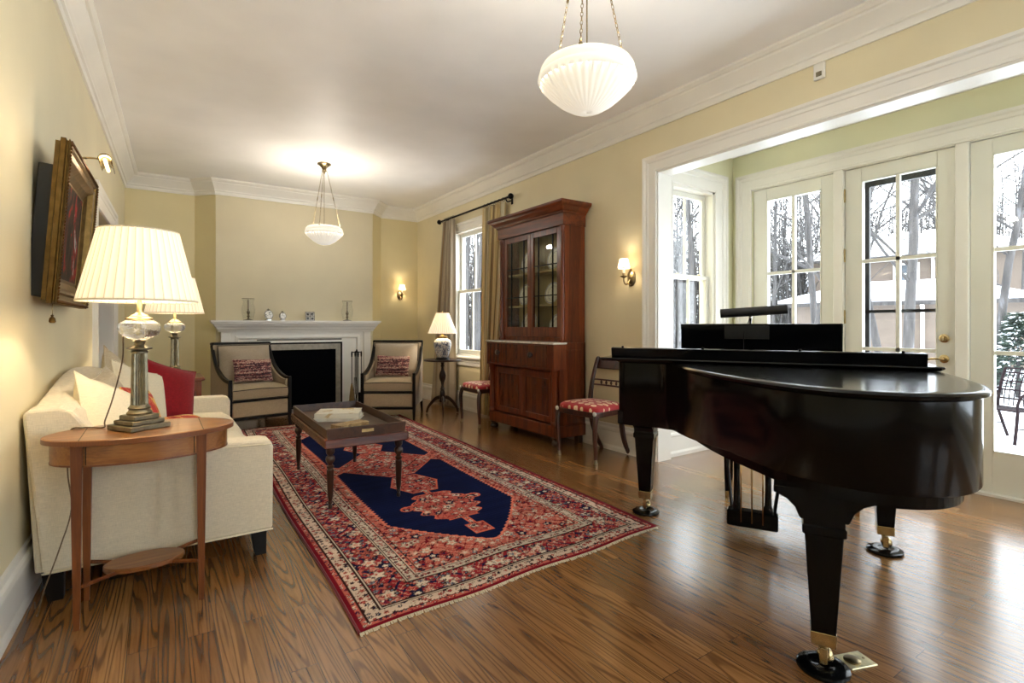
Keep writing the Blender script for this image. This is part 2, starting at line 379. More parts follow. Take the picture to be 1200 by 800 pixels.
# baseboards
bb = [(0, 0), (.026, 0), (.026, .03), (.02, .05), (.02, .175), (.026, .185), (.022, .205), (.012, .215), (.01, .24), (0, .245)]
def bboard(name, *paths):
    m_ = MB()
    for p in paths: m_.sweep(p, bb, (0, 0, 1))
    return struct(m_.build(name, M['trim']))
bboard('baseboard_left', [(LX(YB), YB, 0), (LX(DOY1 + .17), DOY1 + .17, 0)], [(LX(DOY0 - .17), DOY0 - .17, 0), (LX(YF), YF, 0)])
bboard('baseboard_right', [(RXW, OP1 + .15, 0), (RXW, YB, 0)], [(RXW, YF, 0), (RXW, OP0 - .15, 0)])
bboard('baseboard_back', [(RXW, YB, 0), (BX1 + .22, YB, 0), (BX1, 7.76, 0), (2.62, 7.76, 0)], [(.70, 7.76, 0), (BX0, 7.76, 0), (BX0 - .22, YB, 0), (LX(YB), YB, 0)])
bboard('baseboard_bay', [(DX, GY1 + .13, 0), (DX, BY1, 0), (RXW + WT, BY1, 0)], [(RXW + WT, BY0, 0), (DX, BY0, 0), (DX, GY0 - .13, 0)])
# casings: (a outward from the opening, b proud of the wall)
def casing(path, N, wd, name, parent=None, mat='trim', world=False, flip=1):
    p = [(0, 0), (0, .018), (.012 * wd / .13, .02), (.02 * wd / .13, .016), (.075 * wd / .13, .018), (.082 * wd / .13, .024), (.10 * wd / .13, .026), (.112 * wd / .13, .036), (wd, .038), (wd, 0)]
    p = [(flip * x, y) for x, y in p]
    return MB().sweep(path, p, N).build(name, M[mat], parent, world)
o = casing([(RXW, OP1, 0), (RXW, OP1, OPZ), (RXW, OP0, OPZ), (RXW, OP0, 0)], (-1, 0, 0), .135, 'trim_opening', flip=1); struct(o)
o = casing([(LX(DOY0), DOY0, 0), (LX(DOY0), DOY0, DOZ), (LX(DOY1), DOY1, DOZ), (LX(DOY1), DOY1, 0)], (1, -.026, 0), .17, 'trim_doorway', flip=1); struct(o)
# lining of the opening (jambs and soffit)
mb = MB().box(RXW - .002, b + .004, OP1 - .014, OP1 + .001, 0, OPZ).box(RXW - .002, b + .004, OP0 - .001, OP0 + .014, 0, OPZ).box(RXW - .002, b + .004, OP0, OP1, OPZ - .014, OPZ + .001)
struct(mb.build('trim_jamb', M['trim']))
mb = MB().prism([(LX(DOY1) + .002, DOY1 - .015), (LX(DOY1) + .002, DOY1 + .001), (LX(DOY1) - .13, DOY1 + .001), (LX(DOY1) - .13, DOY1 - .015)], 0, DOZ)
mb.prism([(LX(DOY0) + .002, DOY0 - .001), (LX(DOY0) + .002, DOY0 + .015), (LX(DOY0) - .13, DOY0 + .015), (LX(DOY0) - .13, DOY0 - .001)], 0, DOZ)
struct(mb.build('trim_doorway_jamb', M['trim']))

# ---- sash windows.  frame axes: U (along the wall), outward normal D (to outside)
def sash_window(name, org, U, D, wd, z0, z1, cas, cols=2, mid=None, sill=True, dep=.162, casname='window_casing', sidecas=(1, 1)):
    U = Vector(U); D = Vector(D); O = Vector(org); root = thing(name, None, None, (O.x, O.y, 0), kind='structure')
    Mx = Matrix(((U.x, D.x, 0, 0), (U.y, D.y, 0, 0), (U.z, D.z, 1, 0), (0, 0, 0, 1)))   # local (u, d, z)
    mid = mid or (z0 + z1) / 2
    MBm = lambda: MB(Mx)
    fr = MBm()
    fr.box(-wd / 2, -wd / 2 + .022, 0, dep, z0, z1).box(wd / 2 - .022, wd / 2, 0, dep, z0, z1).box(-wd / 2, wd / 2, 0, dep, z1 - .022, z1).box(-wd / 2, wd / 2, 0, dep, z0, z0 + .022)
    fr.build('window_frame', M['trim'], root)
    iw = wd / 2 - .022
    for k, (a0, a1, d0) in enumerate(((z0 + .022, mid + .02, .045), (mid - .02, z1 - .022, .085))):
        s_ = MBm(); st = .042
        s_.box(-iw, -iw + st, d0, d0 + .035, a0, a1, .004).box(iw - st, iw, d0, d0 + .035, a0, a1, .004)
        s_.box(-iw + st, iw - st, d0, d0 + .035, a1 - (.038 if k == 0 else .05), a1, .004).box(-iw + st, iw - st, d0, d0 + .035, a0, a0 + (.065 if k == 0 else .038), .004)
        for c in range(1, cols):
            x = -iw + st + (2 * iw - 2 * st) * c / cols; s_.box(x - .009, x + .009, d0 + .006, d0 + .03, a0 + .03, a1 - .03)
        so = s_.build('sash', M['doorpaint'], root)
        MBm().box(-iw + st - .005, iw - st + .005, d0 + .016, d0 + .02, a0 + .03, a1 - .03).build('pane', M['pane'], so, merge=False)
        if k == 0:
            for q in (-.55, .55): MBm().lathe([(.012, 0), (.012, .01), (.006, .014), (0, .016)], (q * iw, d0 + .018, a1), 10).box(q * iw - .02, q * iw + .02, d0 + .01, d0 + .026, a1, a1 + .006).build('sash_lock', M['brass'], so)
    pr_ = [(0, 0), (0, .018), (.015, .02), (.02, .016), (cas * .6, .018), (cas * .65, .026), (cas * .85, .028), (cas * .9, .038), (cas, .04), (cas, 0)]
    N = -D
    path = [U * (-wd / 2) + Vector((0, 0, z0)), U * (-wd / 2) + Vector((0, 0, z1)), U * (wd / 2) + Vector((0, 0, z1)), U * (wd / 2) + Vector((0, 0, z0))]
    side = N.cross(Vector((0, 0, 1)))            # left of upward travel seen along N
    fl_ = 1 if side.dot(-U) > 0 else -1
    MB().sweep(path, [(fl_ * a_, b_) for a_, b_ in pr_], N).build('window_casing', M['trim'], root)
    if sill:
        MBm().box(-wd / 2 - cas - .02, wd / 2 + cas + .02, -.06, .02, z0 - .03, z0, .006).box(-wd / 2 - cas, wd / 2 + cas, -.02, 0, z0 - .13, z0 - .03, .004).box(-wd / 2 - cas, wd / 2 + cas, -.03, 0, z0 - .075, z0 - .05, .004).build('window_sill', M['trim'], root)
    return root
sash_window('window_1', (RXW, (WY0 + WY1) / 2, 0), (0, 1, 0), (1, 0, 0), WY1 - WY0, WZ0, WZ1, .11, mid=1.65)
sash_window('window_2', ((BWX0 + BWX1) / 2, BY1, 0), (1, 0, 0), (0, 1, 0), BWX1 - BWX0, BWZ0, BWZ1, .17, mid=1.62, sill=True, dep=.15)
sash_window('window_3', ((BWX0 + BWX1) / 2, BY0, 0), (1, 0, 0), (0, -1, 0), BWX1 - BWX0, BWZ0, BWZ1, .17, mid=1.62, dep=.15)
sash_window('added_window_4', (RXW, -1.1, 0), (0, 1, 0), (1, 0, 0), 1.5, .5, 2.5, .11)  # unseen window, added in the near right wall for more daylight
sash_window('added_window_5', (1.6, YF, 0), (1, 0, 0), (0, -1, 0), 1.0, .5, 2.5, .11, dep=.15)  # this and the next: added out of view as daylight sources
sash_window('added_window_6', (2.9, YF, 0), (1, 0, 0), (0, -1, 0), 1.0, .5, 2.5, .11, dep=.15)

# ---- glazed doors of the bay
cs = casing([(DX, GY1, 0), (DX, GY1, GZ), (DX, GY0, GZ), (DX, GY0, 0)], (-1, 0, 0), .15, 'trim_bay_doors'); struct(cs)
mb = MB()
for y in (2.088, 1.275): mb.box(DX - .012, DX + .12, y - .037, y + .037, 0, GZ, .004)
mb.box(DX + .0, DX + .13, GY0, GY1, GZ - .006, GZ + .002).box(DX - .02, DX + .14, GY0, GY1, 0, .018)
struct(mb.build('trim_mullion', M['trim']))
def glazed_door(name, y0, y1, gy0, gy1, rails, handle=False):
    root = thing(name, None, None, (DX + .03, (y0 + y1) / 2, 0), kind='structure'); x0, x1 = DX + .022, DX + .066
    top = GZ - .01; g0, g1 = .30, 2.345; mb = MB()
    mb.box(x0, x1, y0, gy0, .02, top, .003).box(x0, x1, gy1, y1, .02, top, .003).box(x0, x1, gy0, gy1, g1, top, .003).box(x0, x1, gy0, gy1, .02, g0, .003)
    ym = (gy0 + gy1) / 2; mb.box(x0 + .006, x1 - .006, ym - .013, ym + .013, g0, g1)
    for z in rails: mb.box(x0 + .006, x1 - .006, gy0, gy1, z - .014, z + .014)
    for (p0, p1, q0, q1) in ((gy0, gy0 + .008, g0, g1), (gy1 - .008, gy1, g0, g1), (gy0, gy1, g0, g0 + .008), (gy0, gy1, g1 - .008, g1)): mb.box(x0 - .004, x1, p0, p1, q0, q1)
    mb.build('door_panel', M['doorpaint'], root, True)
    MB().box(x0 + .02, x0 + .024, gy0 - .003, gy1 + .003, g0 - .003, g1 + .003).build('pane', M['pane'], root, True, merge=False)
    if handle:
        hy = y0 + .065
        h = MB(); Mh = T(x0, hy, .925) @ RY(-PI / 2)
        h.lathe([(0, 0), (.031, 0), (.031, .004), (.026, .008), (.012, .010), (.011, .045), (.014, .05), (0, .055)], seg=24, M=Mh)
        h.tube(smoothpath([(x0 - .048, hy, .925), (x0 - .05, hy + .03, .925), (x0 - .05, hy + .07, .922), (x0 - .046, hy + .11, .915)]), [.009] * 12 + [.008] * 7, 10, flat=.7)
        h.build('door_handle', M['brass'], root, True)
        d = MB(); Md = T(x0, hy, 1.075) @ RY(-PI / 2)
        d.lathe([(0, 0), (.032, 0), (.032, .004), (.025, .009), (.02, .010), (.02, .016), (0, .016)], seg=24, M=Md); d.box(x0 - .034, x0 - .014, hy - .004, hy + .004, 1.058, 1.092, .002)
        d.build('deadbolt', M['brass'], root, True)
        for z in (.35, 1.234, 1.745, 2.242):
            MB().tube([(x0 - .004, y1 + .002, z - .05), (x0 - .004, y1 + .002, z + .05)], .008, 8).lathe([(.009, 0), (.005, .012), (0, .014)], (x0 - .004, y1 + .002, z + .05), 8).build('hinge', M['brass'], root, True)
    return root
glazed_door('door_1', 2.13, 2.855, 2.235, 2.724, (1.655, .975))
glazed_door('door_2', 1.318, 2.046, 1.424, 1.925, (1.69, .98), True)
glazed_door('door_3', .505, 1.235, .63, 1.116, (1.69, .98))
# screen door frame seen behind the glass of the middle door
sd = MB(); xs = DX + .118
sd.box(xs, xs + .025, 1.325, 1.39, .03, 2.44).box(xs, xs + .025, 1.905, 2.04, .03, 2.44).box(xs, xs + .025, 1.39, 1.905, 2.305, 2.44).box(xs, xs + .025, 1.39, 1.965, .03, .25).box(xs, xs + .02, 1.39, 1.965, 1.27, 1.295)
struct(sd.build('door_4', M['blackmat']))

# ---- fireplace
fp = thing('fireplace', 'white painted fireplace surround with moulded mantel shelf on the chimney breast', 'fireplace', (1.65, 7.7, 0))
FY = 7.66; mb = MB(); c = 1.65
mb.box(c - .98, c - .56, FY, 7.762, 0, 1.10).box(c + .56, c + .98, FY, 7.762, 0, 1.10).box(c - .56, c + .56, FY, 7.762, .98, 1.10)
fw = [(0, 0), (0, .012), (.03, .02), (.04, .02), (.05, .008), (.05, 0)]
mb.sweep([(c - .56, FY, 0), (c - .56, FY, .96), (c + .56, FY, .96), (c + .56, FY, 0)], [(-x_, y_) for x_, y_ in fw], (0, -1, 0))
mb.sweep([(c - .82, FY, 0), (c - .82, FY, 1.035), (c + .82, FY, 1.035), (c + .82, FY, 0)], [(-x_, y_) for x_, y_ in fw], (0, -1, 0))
mb.box(c - .98, c - .875, FY - .022, FY, 0, 1.09, .004).box(c + .875, c + .98, FY - .022, FY, 0, 1.09, .004).box(c - .98, c + .98, FY - .022, FY, 1.075, 1.10)
mb.box(c - .99, c - .865, FY - .03, FY, 0, .14, .004).box(c + .865, c + .99, FY - .03, FY, 0, .14, .004)
mb.build('surround', M['trim'], fp, True)
sh = MB(); prof = [(0, 1.085), (.03, 1.085), (.035, 1.105), (.05, 1.12), (.055, 1.14), (.075, 1.16), (.085, 1.185), (.105, 1.19), (.105, 1.205), (.12, 1.21), (.12, 1.235), (0, 1.235)]
sh.sweep([(c - .98, 7.762, 0), (c - .98, FY - .02, 0), (c + .98, FY - .02, 0), (c + .98, 7.762, 0)], [(-a_, b_) for a_, b_ in prof], (0, 0, 1))
sh.box(c - .98, c + .98, FY - .02, 7.762, 1.085, 1.235); sh.build('mantel_shelf', M['trim'], fp, True)
MB().box(c - .565, c - .44, FY + .01, 7.77, 0, .985).box(c + .44, c + .565, FY + .01, 7.77, 0, .985).box(c - .44, c + .44, FY + .01, 7.77, .83, .985).build('slip', M['stone'], fp, True)
MB().box(c - .445, c + .445, 7.74, 7.765, 0, .84).build('firebox', M['soot'], fp, True)
hs = MB().box(c - .98, c + .98, 7.22, 7.64, -.002, .022, .004).build('hearth_slab', M['stone'], fp, True)
sc_ = thing('fire_screen', 'black framed mesh fire screen standing across the fireplace opening', 'fire screen', (1.65, 7.58, .022))
mb = MB(); s0, s1, sz = 1.10, 2.19, .935
mb.box(s0, s0 + .022, 7.562, 7.59, .022, sz, .003).box(s1 - .022, s1, 7.562, 7.59, .022, sz, .003).box(s0 + .022, s1 - .022, 7.562, 7.59, sz - .022, sz, .003).box(s0 + .022, s1 - .022, 7.562, 7.59, .03, .05, .003)
mb.box(s0 - .01, s0 + .03, 7.50, 7.63, .022, .04, .004).box(s1 - .03, s1 + .01, 7.50, 7.63, .022, .04, .004)
mb.build('screen_frame', M['iron'], sc_, True)
M['grille'] = base('smoked_screen_mesh', (5, 6, 9), .95, spec=.05); _g = G(M['grille']); _g.bump(_g.noise(_g.coord(), 400, 1), .2, .001)
MB().box(s0 + .09, s1 - .09, 7.574, 7.578, .05, sz - .10).build('mesh_panel', M['grille'], sc_, True)
M['greymetal'] = base('grey_metal_band', (126, 118, 104), .4, .3); _g = G(M['greymetal']); _g.color(_g.ramp(_g.noise(_g.coord(), 20, 3), [(.3, (134, 126, 112)), (.7, (160, 150, 134))]))
MB().box(s0 + .022, s1 - .022, 7.57, 7.582, sz - .10, sz - .022).box(s0 + .022, s0 + .09, 7.57, 7.582, .05, sz - .10).box(s1 - .09, s1 - .022, 7.57, 7.582, .05, sz - .10).build('band', M['greymetal'], sc_, True)
# wall sensor and floor outlet
sn = thing('wall_sensor', 'small white square motion sensor high on the wall above the bay opening', 'sensor', (RXW, 1.677, 2.81))
MB().box(-.018, 0, -.036, .036, -.055, .055, .006).build('housing', M['trim'], sn); MB().box(-.021, -.016, -.018, .018, -.035, -.005, .003).build('lens', M['pewter'], sn)
fo = thing('floor_outlet', 'rectangular brass floor outlet plate beside the front piano leg', 'outlet', (2.01, .835, 0), rad(-20))
MB().box(-.055, .055, -.04, .04, 0, .006, .002).build('cover_plate', metal('pale_brass', (246, 236, 196), .5), fo)
MB().lathe([(0, 0), (.027, 0), (.027, .003), (.024, .005), (0, .005)], (-.012, 0, .006), 20).build('cap', M['antiquebrass'], fo)
MB().lathe([(0, 0), (.005, 0), (.004, .002), (0, .002)], (.035, 0, .006), 10).build('screw', M['antiquebrass'], fo)
# ================================================================ RUG
def build_rug():
    W_, L_ = 1.78, 4.5; nx, ny = 340, 860
    s = np.linspace(0, W_, nx); t = np.linspace(0, L_, ny); S, Tt = np.meshgrid(s, t)
    def C(*c): return np.array(srgb(*c)[:3])
    red, salmon, cream, navy, brown, ltblue, pink, deep = C(142, 38, 46), C(180, 94, 82), C(204, 190, 172), C(16, 24, 58), C(60, 34, 34), C(110, 120, 138), C(196, 140, 122), C(112, 18, 32)
    col = np.empty(S.shape + (3,)); col[:] = red
    dl = np.minimum(S, W_ - S); dt = np.minimum(Tt, L_ - Tt) * 1.18; d = np.minimum(dl, dt)
    rng = np.random.RandomState(4)
    def hsh(i, j, k):
        v = np.sin(i * 127.1 + j * 311.7 + k * 74.7) * 43758.5453; return v - np.floor(v)
    def flowers(colr, mask, cell, pal, seed, dens=.8, rmin=.25, rmax=.48, petals=True):
        gi = np.floor(S / cell); gj = np.floor(Tt / cell)
        for oi in (-1, 0, 1):
            for oj in (-1, 0, 1):
                i, j = gi + oi, gj + oj
                cx = (i + .5 + (hsh(i, j, seed) - .5) * .6) * cell; cy = (j + .5 + (hsh(i, j, seed + 1) - .5) * .6) * cell
                r = cell * (rmin + (rmax - rmin) * hsh(i, j, seed + 2)); on = hsh(i, j, seed + 3) < dens
                dx, dy = S - cx, Tt - cy; q = np.hypot(dx, dy); a = np.arctan2(dy, dx)
                rr = r * (1 + (.28 * np.cos(a * 5 + 6 * hsh(i, j, seed + 5)) if petals else 0))
                p = np.floor(hsh(i, j, seed + 4) * len(pal)).astype(int) % len(pal)
                outer = mask & on & (q < rr); ring = outer & (q > rr * .78)
                inner = mask & on & (q < rr * .38)
                for n_, c_ in enumerate(pal):
                    colr[outer & (p == n_)] = c_
                    colr[inner & (p == n_)] = pal[(n_ + 2) % len(pal)]
                colr[ring] = colr[ring] * .35 + brown * .4
    def vines(colr, mask, k, c_, ph=0, wd=.16):
        f = np.sin(S * k + 2.2 * np.sin(Tt * k * .6 + ph)) * np.sin(Tt * k * .9 + 2.0 * np.sin(S * k * .7 + ph))
        colr[mask & (np.abs(f) < wd)] = c_
    # field & spandrels
    fld = d > .385; col[fld] = salmon
    vines(col, fld, 62, pink, 1, .12); vines(col, fld, 38, deep, 3, .10)
    flowers(col, fld, .068, [cream, red, pink, navy, cream], 11, .75); flowers(col, fld, .036, [cream, brown, ltblue, red], 31, .45, .2, .36)
    # main border
    mbr = (d > .135) & (d < .29); col[mbr] = red
    vines(col, mbr, 70, pink, 0, .10); vines(col, mbr, 44, navy, 2, .13)
    flowers(col, mbr, .082, [salmon, cream, navy, pink, cream], 5, .85); flowers(col, mbr, .034, [cream, brown, salmon, ltblue], 51, .6, .2, .4)
    # guards
    for a, b_, bc, pal, cell in ((.055, .115, cream * .8 + pink * .2, [red, navy, salmon, cream, brown], .030), (.305, .35, cream * .85 + ltblue * .1, [red, navy, brown, salmon], .024), (.022, .045, salmon, [cream, red, navy], .022), (.36, .38, salmon, [cream, navy], .02)):
        k = (d > a) & (d < b_); col[k] = bc; flowers(col, k, cell, pal, int(a * 1000), .95, .28, .42)
    for a, b_ in ((.045, .055), (.115, .122), (.129, .136), (.29, .297), (.303, .308), (.35, .356), (.38, .388)):
        col[(d > a) & (d < b_)] = brown * .6
    for a, b_ in ((.122, .129), (.297, .303), (.356, .36)): col[(d > a) & (d < b_)] = cream
    col[d < .022] = deep
    # navy hexagon
    cx = W_ / 2; u = np.abs(S - cx); vend = np.minimum(Tt, L_ - Tt)
    wob = .006 * np.sin(Tt * 160)
    edge = np.where(vend > .93, .45, .45 * np.clip((vend - .40) / .53, 0, 1) ** .82) + wob
    hexm = (u < edge - .012) & (vend > .42) & fld; edge = np.where(np.abs(Tt - L_ / 2) < .14, np.minimum(edge, .30 + 1.1 * np.abs(Tt - L_ / 2)), edge); hexm = hexm & (u < edge - .012); line = (u < edge + .006) & (vend > .40) & fld & ~hexm
    col[line] = C(214, 120, 100); col[hexm] = navy
    nv = (1 + .16 * np.sin(Tt * 210 + 3 * np.sin(S * 9)))[..., None]; col[hexm] = (np.broadcast_to(navy, col.shape) * nv)[hexm]
    # medallion, symmetric about the middle of the rug
    tc = L_ / 2; v = np.abs(Tt - tc)
    def paint_m(mask, cell, seed, grow):
        out = grow & hexm; col[out] = C(206, 104, 84); k = mask & hexm; col[k] = salmon
        vines(col, k, 60, red, seed, .14); flowers(col, k, cell, [cream, red, navy, pink, cream], seed, .8, .25, .45); flowers(col, k, cell * .5, [cream, brown, red], seed + 40, .5, .2, .4)
    def shp(g):
        big = ((u / .42 + v / .52 < 1 + 2.2 * g) & (v < .40 + g)) & (u < .36 + g)
        neck = (u / .17 + np.abs(v - .66) / .42 < 1 + 6 * g) & (np.abs(v - .66) < .21 + g)
        stem = (u < .010 + g) & (v > .3) & (v < 1.68)
        vc = np.abs(v - 1.20); cart = (u < .19 + g - .45 * np.maximum(0, vc - .06) + .02 * np.sin(v * 60)) & (vc < .25 + g)
        hook = (np.abs(v - 1.12) < .020 + g) & (u < .25 + g) & (u > .05) | ((np.hypot(u - .245, v - 1.13) < .032 + g))
        pend = (u < .05 + g) & (np.abs(v - 1.65) < .06 + g)
        return big | neck | stem | cart | hook | pend
    paint_m(shp(0), .075, 77, shp(.012))
    big = (u / .42 + v / .52 < .62); rim_ = (u / .42 + v / .52 < .65) & ~big
    col[rim_ & hexm & shp(0)] = brown
    # knot texture
    col *= (1 + .10 * (rng.rand(*S.shape) - .5))[..., None]
    wornr = 1 + .10 * np.sin(Tt * 31 + np.sin(Tt * 7) * 3); col *= wornr[..., None]
    # corners of the rug on the floor (it lies very slightly askew)
    P = [np.array(p) for p in ((.63, 1.955), (2.39, 2.03), (2.60, 6.46), (.735, 6.50))]
    a = (S / W_)[..., None]; b_ = (Tt / L_)[..., None]
    XY = (P[0] * (1 - a) + P[1] * a) * (1 - b_) + (P[3] * (1 - a) + P[2] * a) * b_
    XY[..., 0] += .006 * np.sin(Tt * 3.1) ; XY[..., 1] += .008 * np.sin(S * 9)
    Z = .009 + .0006 * rng.rand(*S.shape); Z[d < .004] = .001
    co = np.concatenate([XY, Z[..., None]], -1).reshape(-1, 3)
    idx = np.arange(nx * ny).reshape(ny, nx)
    q = np.stack([idx[:-1, :-1], idx[:-1, 1:], idx[1:, 1:], idx[1:, :-1]], -1).reshape(-1, 4)
    me = bpy.data.meshes.new('pile'); me.vertices.add(len(co)); me.vertices.foreach_set('co', co.ravel())
    me.loops.add(q.size); me.loops.foreach_set('vertex_index', q.ravel()); me.polygons.add(len(q))
    me.polygons.foreach_set('loop_start', np.arange(0, q.size, 4)); me.polygons.foreach_set('loop_total', np.full(len(q), 4)); me.update()
    ca = me.color_attributes.new('knots', 'FLOAT_COLOR', 'POINT')
    rgba = np.concatenate([np.clip(col, 0, 1), np.ones(S.shape + (1,))], -1); ca.data.foreach_set('color', rgba.reshape(-1).astype(np.float32))
    m = base('rug_wool', rough=.95, spec=.15); g = G(m); at_ = g.n('Attribute'); at_.attribute_name = 'knots'; g.color(at_.outputs['Color'])
    g.bump(g.noise(g.coord(), 220, 2), .5, .004); g.b.inputs['Specular IOR Level'].default_value = .04
    me.materials.append(m); root = thing('rug', 'red and navy Persian style rug with a floral border and medallion on the oak floor', 'rug', (1.5, 4.2, 0))
    o = bpy.data.objects.new('pile', me); COL.objects.link(o); o.parent = root; o.location = (-1.5, -4.2, 0)
    # cream end fringe and dark red selvedge
    fm = fabric('cream_fringe', (200, 184, 156), .15); 
    for y0, x0, y1, x1, sg in ((1.955, .63, 2.03, 2.39, -1), (6.50, .735, 6.46, 2.60, 1)):
        f = MB(); n = 170
        for i in range(n):
            k = i / n; X = x0 + (x1 - x0) * k; Y = y0 + (y1 - y0) * k + .008 * math.sin(k * W_ * 9)
            L = .010 + .008 * random.Random(i).random(); dx = .008 * (random.Random(i + 7).random() - .5)
            f.add([(X, Y, .008), (X + .0098, Y, .008), (X + .0095 + dx, Y + sg * L, .002), (X + .001 + dx, Y + sg * L, .002)], [(0, 1, 2, 3)])
        f.build('fringe', fm, root, True, merge=False)
    e = MB(); 
    for (xa, ya, xb, yb) in ((.63, 1.955, .735, 6.5), (2.39, 2.03, 2.60, 6.46)):
        e.tube([(xa + (xb - xa) * k / 20 + .006 * math.sin(4.5 * k / 20 * 3.1), ya + (yb - ya) * k / 20, .006) for k in range(21)], .0065, 6)
    e.build('selvedge', fabric('dark_red_binding', (104, 20, 34)), root, True)
build_rug()

# ================================================================ SOFA
def back_h(y):           # camel back
    k = (y - 2.93) / 2.02; return .815 + .105 * math.sin(PI * max(0, min(1, k))) ** 1.5
sofa = thing('sofa', 'long cream linen camelback sofa with dark tapered legs against the left wall', 'sofa', (0, 3.94, 0))
S0, S1 = 2.91, 4.95
def lx(y): return LX(y) - .004
# back: slab leaning to the wall
rings = []
for k in range(25):
    y = S0 + .01 + (S1 - S0 - .02) * k / 24; h = back_h(y); w0 = lx(y) + .03
    rings.append([(w0 + .02, y, .13), (w0 - .015, y, h - .03), (w0 + .005, y, h), (w0 + .06, y, h + .004), (w0 + .12, y, h - .01), (w0 + .165, y, h - .05), (w0 + .25, y, .5), (w0 + .27, y, .13)])
MB().loft(rings).build('backrest', M['linen'], sofa, True, bevel=.008)
def arm(ya, yb, nm='arm'):
    w0 = lx((ya + yb) / 2) + .03; h = back_h(S0) + .005
    out = [(w0 + .045, .13), (w0 - .018, h - .02), (w0 + .0, h), (w0 + .10, h + .004), (w0 + .145, h - .015), (w0 + .20, .72), (w0 + .25, .655), (w0 + .34, .615), (w0 + .46, .60), (.44, .592), (.478, .582), (.49, .55), (.487, .13)]
    r = [[(x, yy, z) for x, z in out] for yy in (ya, yb)]
    return MB().loft(r, smooth=False).build(nm, M['linen'], sofa, True, bevel=.018)
arm(S0 - .012, S0 + .125); arm(S1 - .125, S1 + .012)
for ya in (S0 - .014, S1 + .014):      # welt lines on the arm faces
    w0 = lx(ya) + .03
    MB().tube([(w0 + .045, ya, .132), (.487, ya, .132)], .0045, 6).build('welt', M['linen_d'], sofa, True)
    MB().tube([(w0 + .20, ya, .70), (w0 + .25, ya, .638), (w0 + .34, ya, .598), (w0 + .46, ya, .582), (.48, ya, .565)], .003, 6).build('welt', M['linen_d'], sofa, True)
MB().box(-.38, .455, S0 + .125, S1 - .125, .13, .34, .01).build('seat_base', M['linen'], sofa, True)
ym = (S0 + S1) / 2
for a, b_ in ((S0 + .127, ym - .003), (ym + .003, S1 - .127)):
    c = MB(); n = 12; rings = []
    for k in range(n + 1):
        y = a + (b_ - a) * k / n; q = max(0, 1 - abs(2 * k / n - 1) ** 6); e = .012 * q
        rings.append([(-.22, y, .34), (-.22, y, .455 + e * 1.5), (-.05, y, .47 + e * 2), (.2, y, .478 + e * 2), (.42, y, .465 + e * 1.6), (.47 + e, y, .44), (.485 + e, y, .40), (.475 + e, y, .355), (.45, y, .34)])
    c.loft(rings).build('seat_cushion', M['linen_d'], sofa, True, bevel=.01)
for x, y in ((.425, S0 + .05), (-.37, S0 + .05), (.425, S1 - .05), (-.37, S1 - .05)):
    MB().loft([[(x + sx * .026 + .010, y + sy * .024 - (.012 if y < 4 else -.012), 0) for sx, sy in ((-1, -1), (1, -1), (1, 1), (-1, 1))], [(x + sx * .038, y + sy * .036, .135) for sx, sy in ((-1, -1), (1, -1), (1, 1), (-1, 1))]], smooth=False).build('leg', M['ebony'], sofa, True, bevel=.003)
# loose pillows
def paisley():
    m = base('paisley_print', rough=.85); g = G(m); v = g.coord(); n = g.noise(v, 9, 3, .5, 1.2)
    g.color(g.ramp(n, [(.30, (176, 52, 44)), (.42, (196, 92, 60)), (.5, (222, 178, 92)), (.6, (214, 190, 140)), (.68, (150, 60, 58)), (.8, (104, 96, 110))], 'CONSTANT')); return m
M['paisley'] = paisley()
def pil(name, label, x, y, z, rz, tilt, w_, h_, t, mat, seed, roll=0):
    root = thing(name, label, 'cushion', (x, y, z - h_ * .45), 0, 'loose pillows on the sofa')
    Mx = T(0, 0, h_ * .45) @ RZ(rad(rz)) @ RX(rad(tilt)) @ RY(rad(roll))
    MB(Mx).pillow(w_, h_, t, seed=seed).build('cover', M[mat], root)
    pts = []; n = 14
    for i in range(4 * n + 1):
        q = i / n; sd = int(q) % 4; f = -1 + 2 * (q - int(q))
        u, v = ((f, -1), (1, f), (-f, 1), (-1, -f))[sd]
        pts.append((u * w_ / 2 * (1 - .10 * (1 - v * v) * abs(u) ** 3), 0, v * h_ / 2 * (1 - .10 * (1 - u * u) * abs(v) ** 3)))
    MB(Mx).tube(pts, .004, 6, caps=False).build('piping', M[mat], root); return root
pil('throw_pillow', 'plain cream cotton pillow nearest the console table', -.19, 3.25, .69, 66, -20, .44, .42, .16, 'linen_d', 1, 24)
pil('throw_pillow', 'beige silk pillow leaning between the cream pillow and the paisley one', -.20, 3.58, .72, 78, -22, .44, .42, .12, 'taupe', 2, -8)
pil('throw_pillow', 'gold and red paisley pillow behind the column of the near lamp', -.09, 3.68, .67, 66, -26, .36, .34, .11, 'paisley', 3, 12)
pil('throw_pillow', 'off white pillow leaning against the red velvet pillow', -.09, 4.00, .71, 58, -16, .44, .42, .13, 'linen_d', 4, 18)
pil('throw_pillow', 'cream pillow with its corner up behind the lamp column', -.20, 4.30, .77, 70, -18, .40, .40, .12, 'taupe', 6, 40)
pil('throw_pillow', 'deep red velvet pillow at the far end of the sofa', .05, 4.28, .71, 42, -18, .44, .42, .15, 'redvelvet', 5, 20)
p_ = pil('throw_pillow', 'red and gold paisley pillow lying flat in front of the red velvet pillow', .10, 3.80, .55, 20, -82, .36, .32, .10, 'paisley', 9)
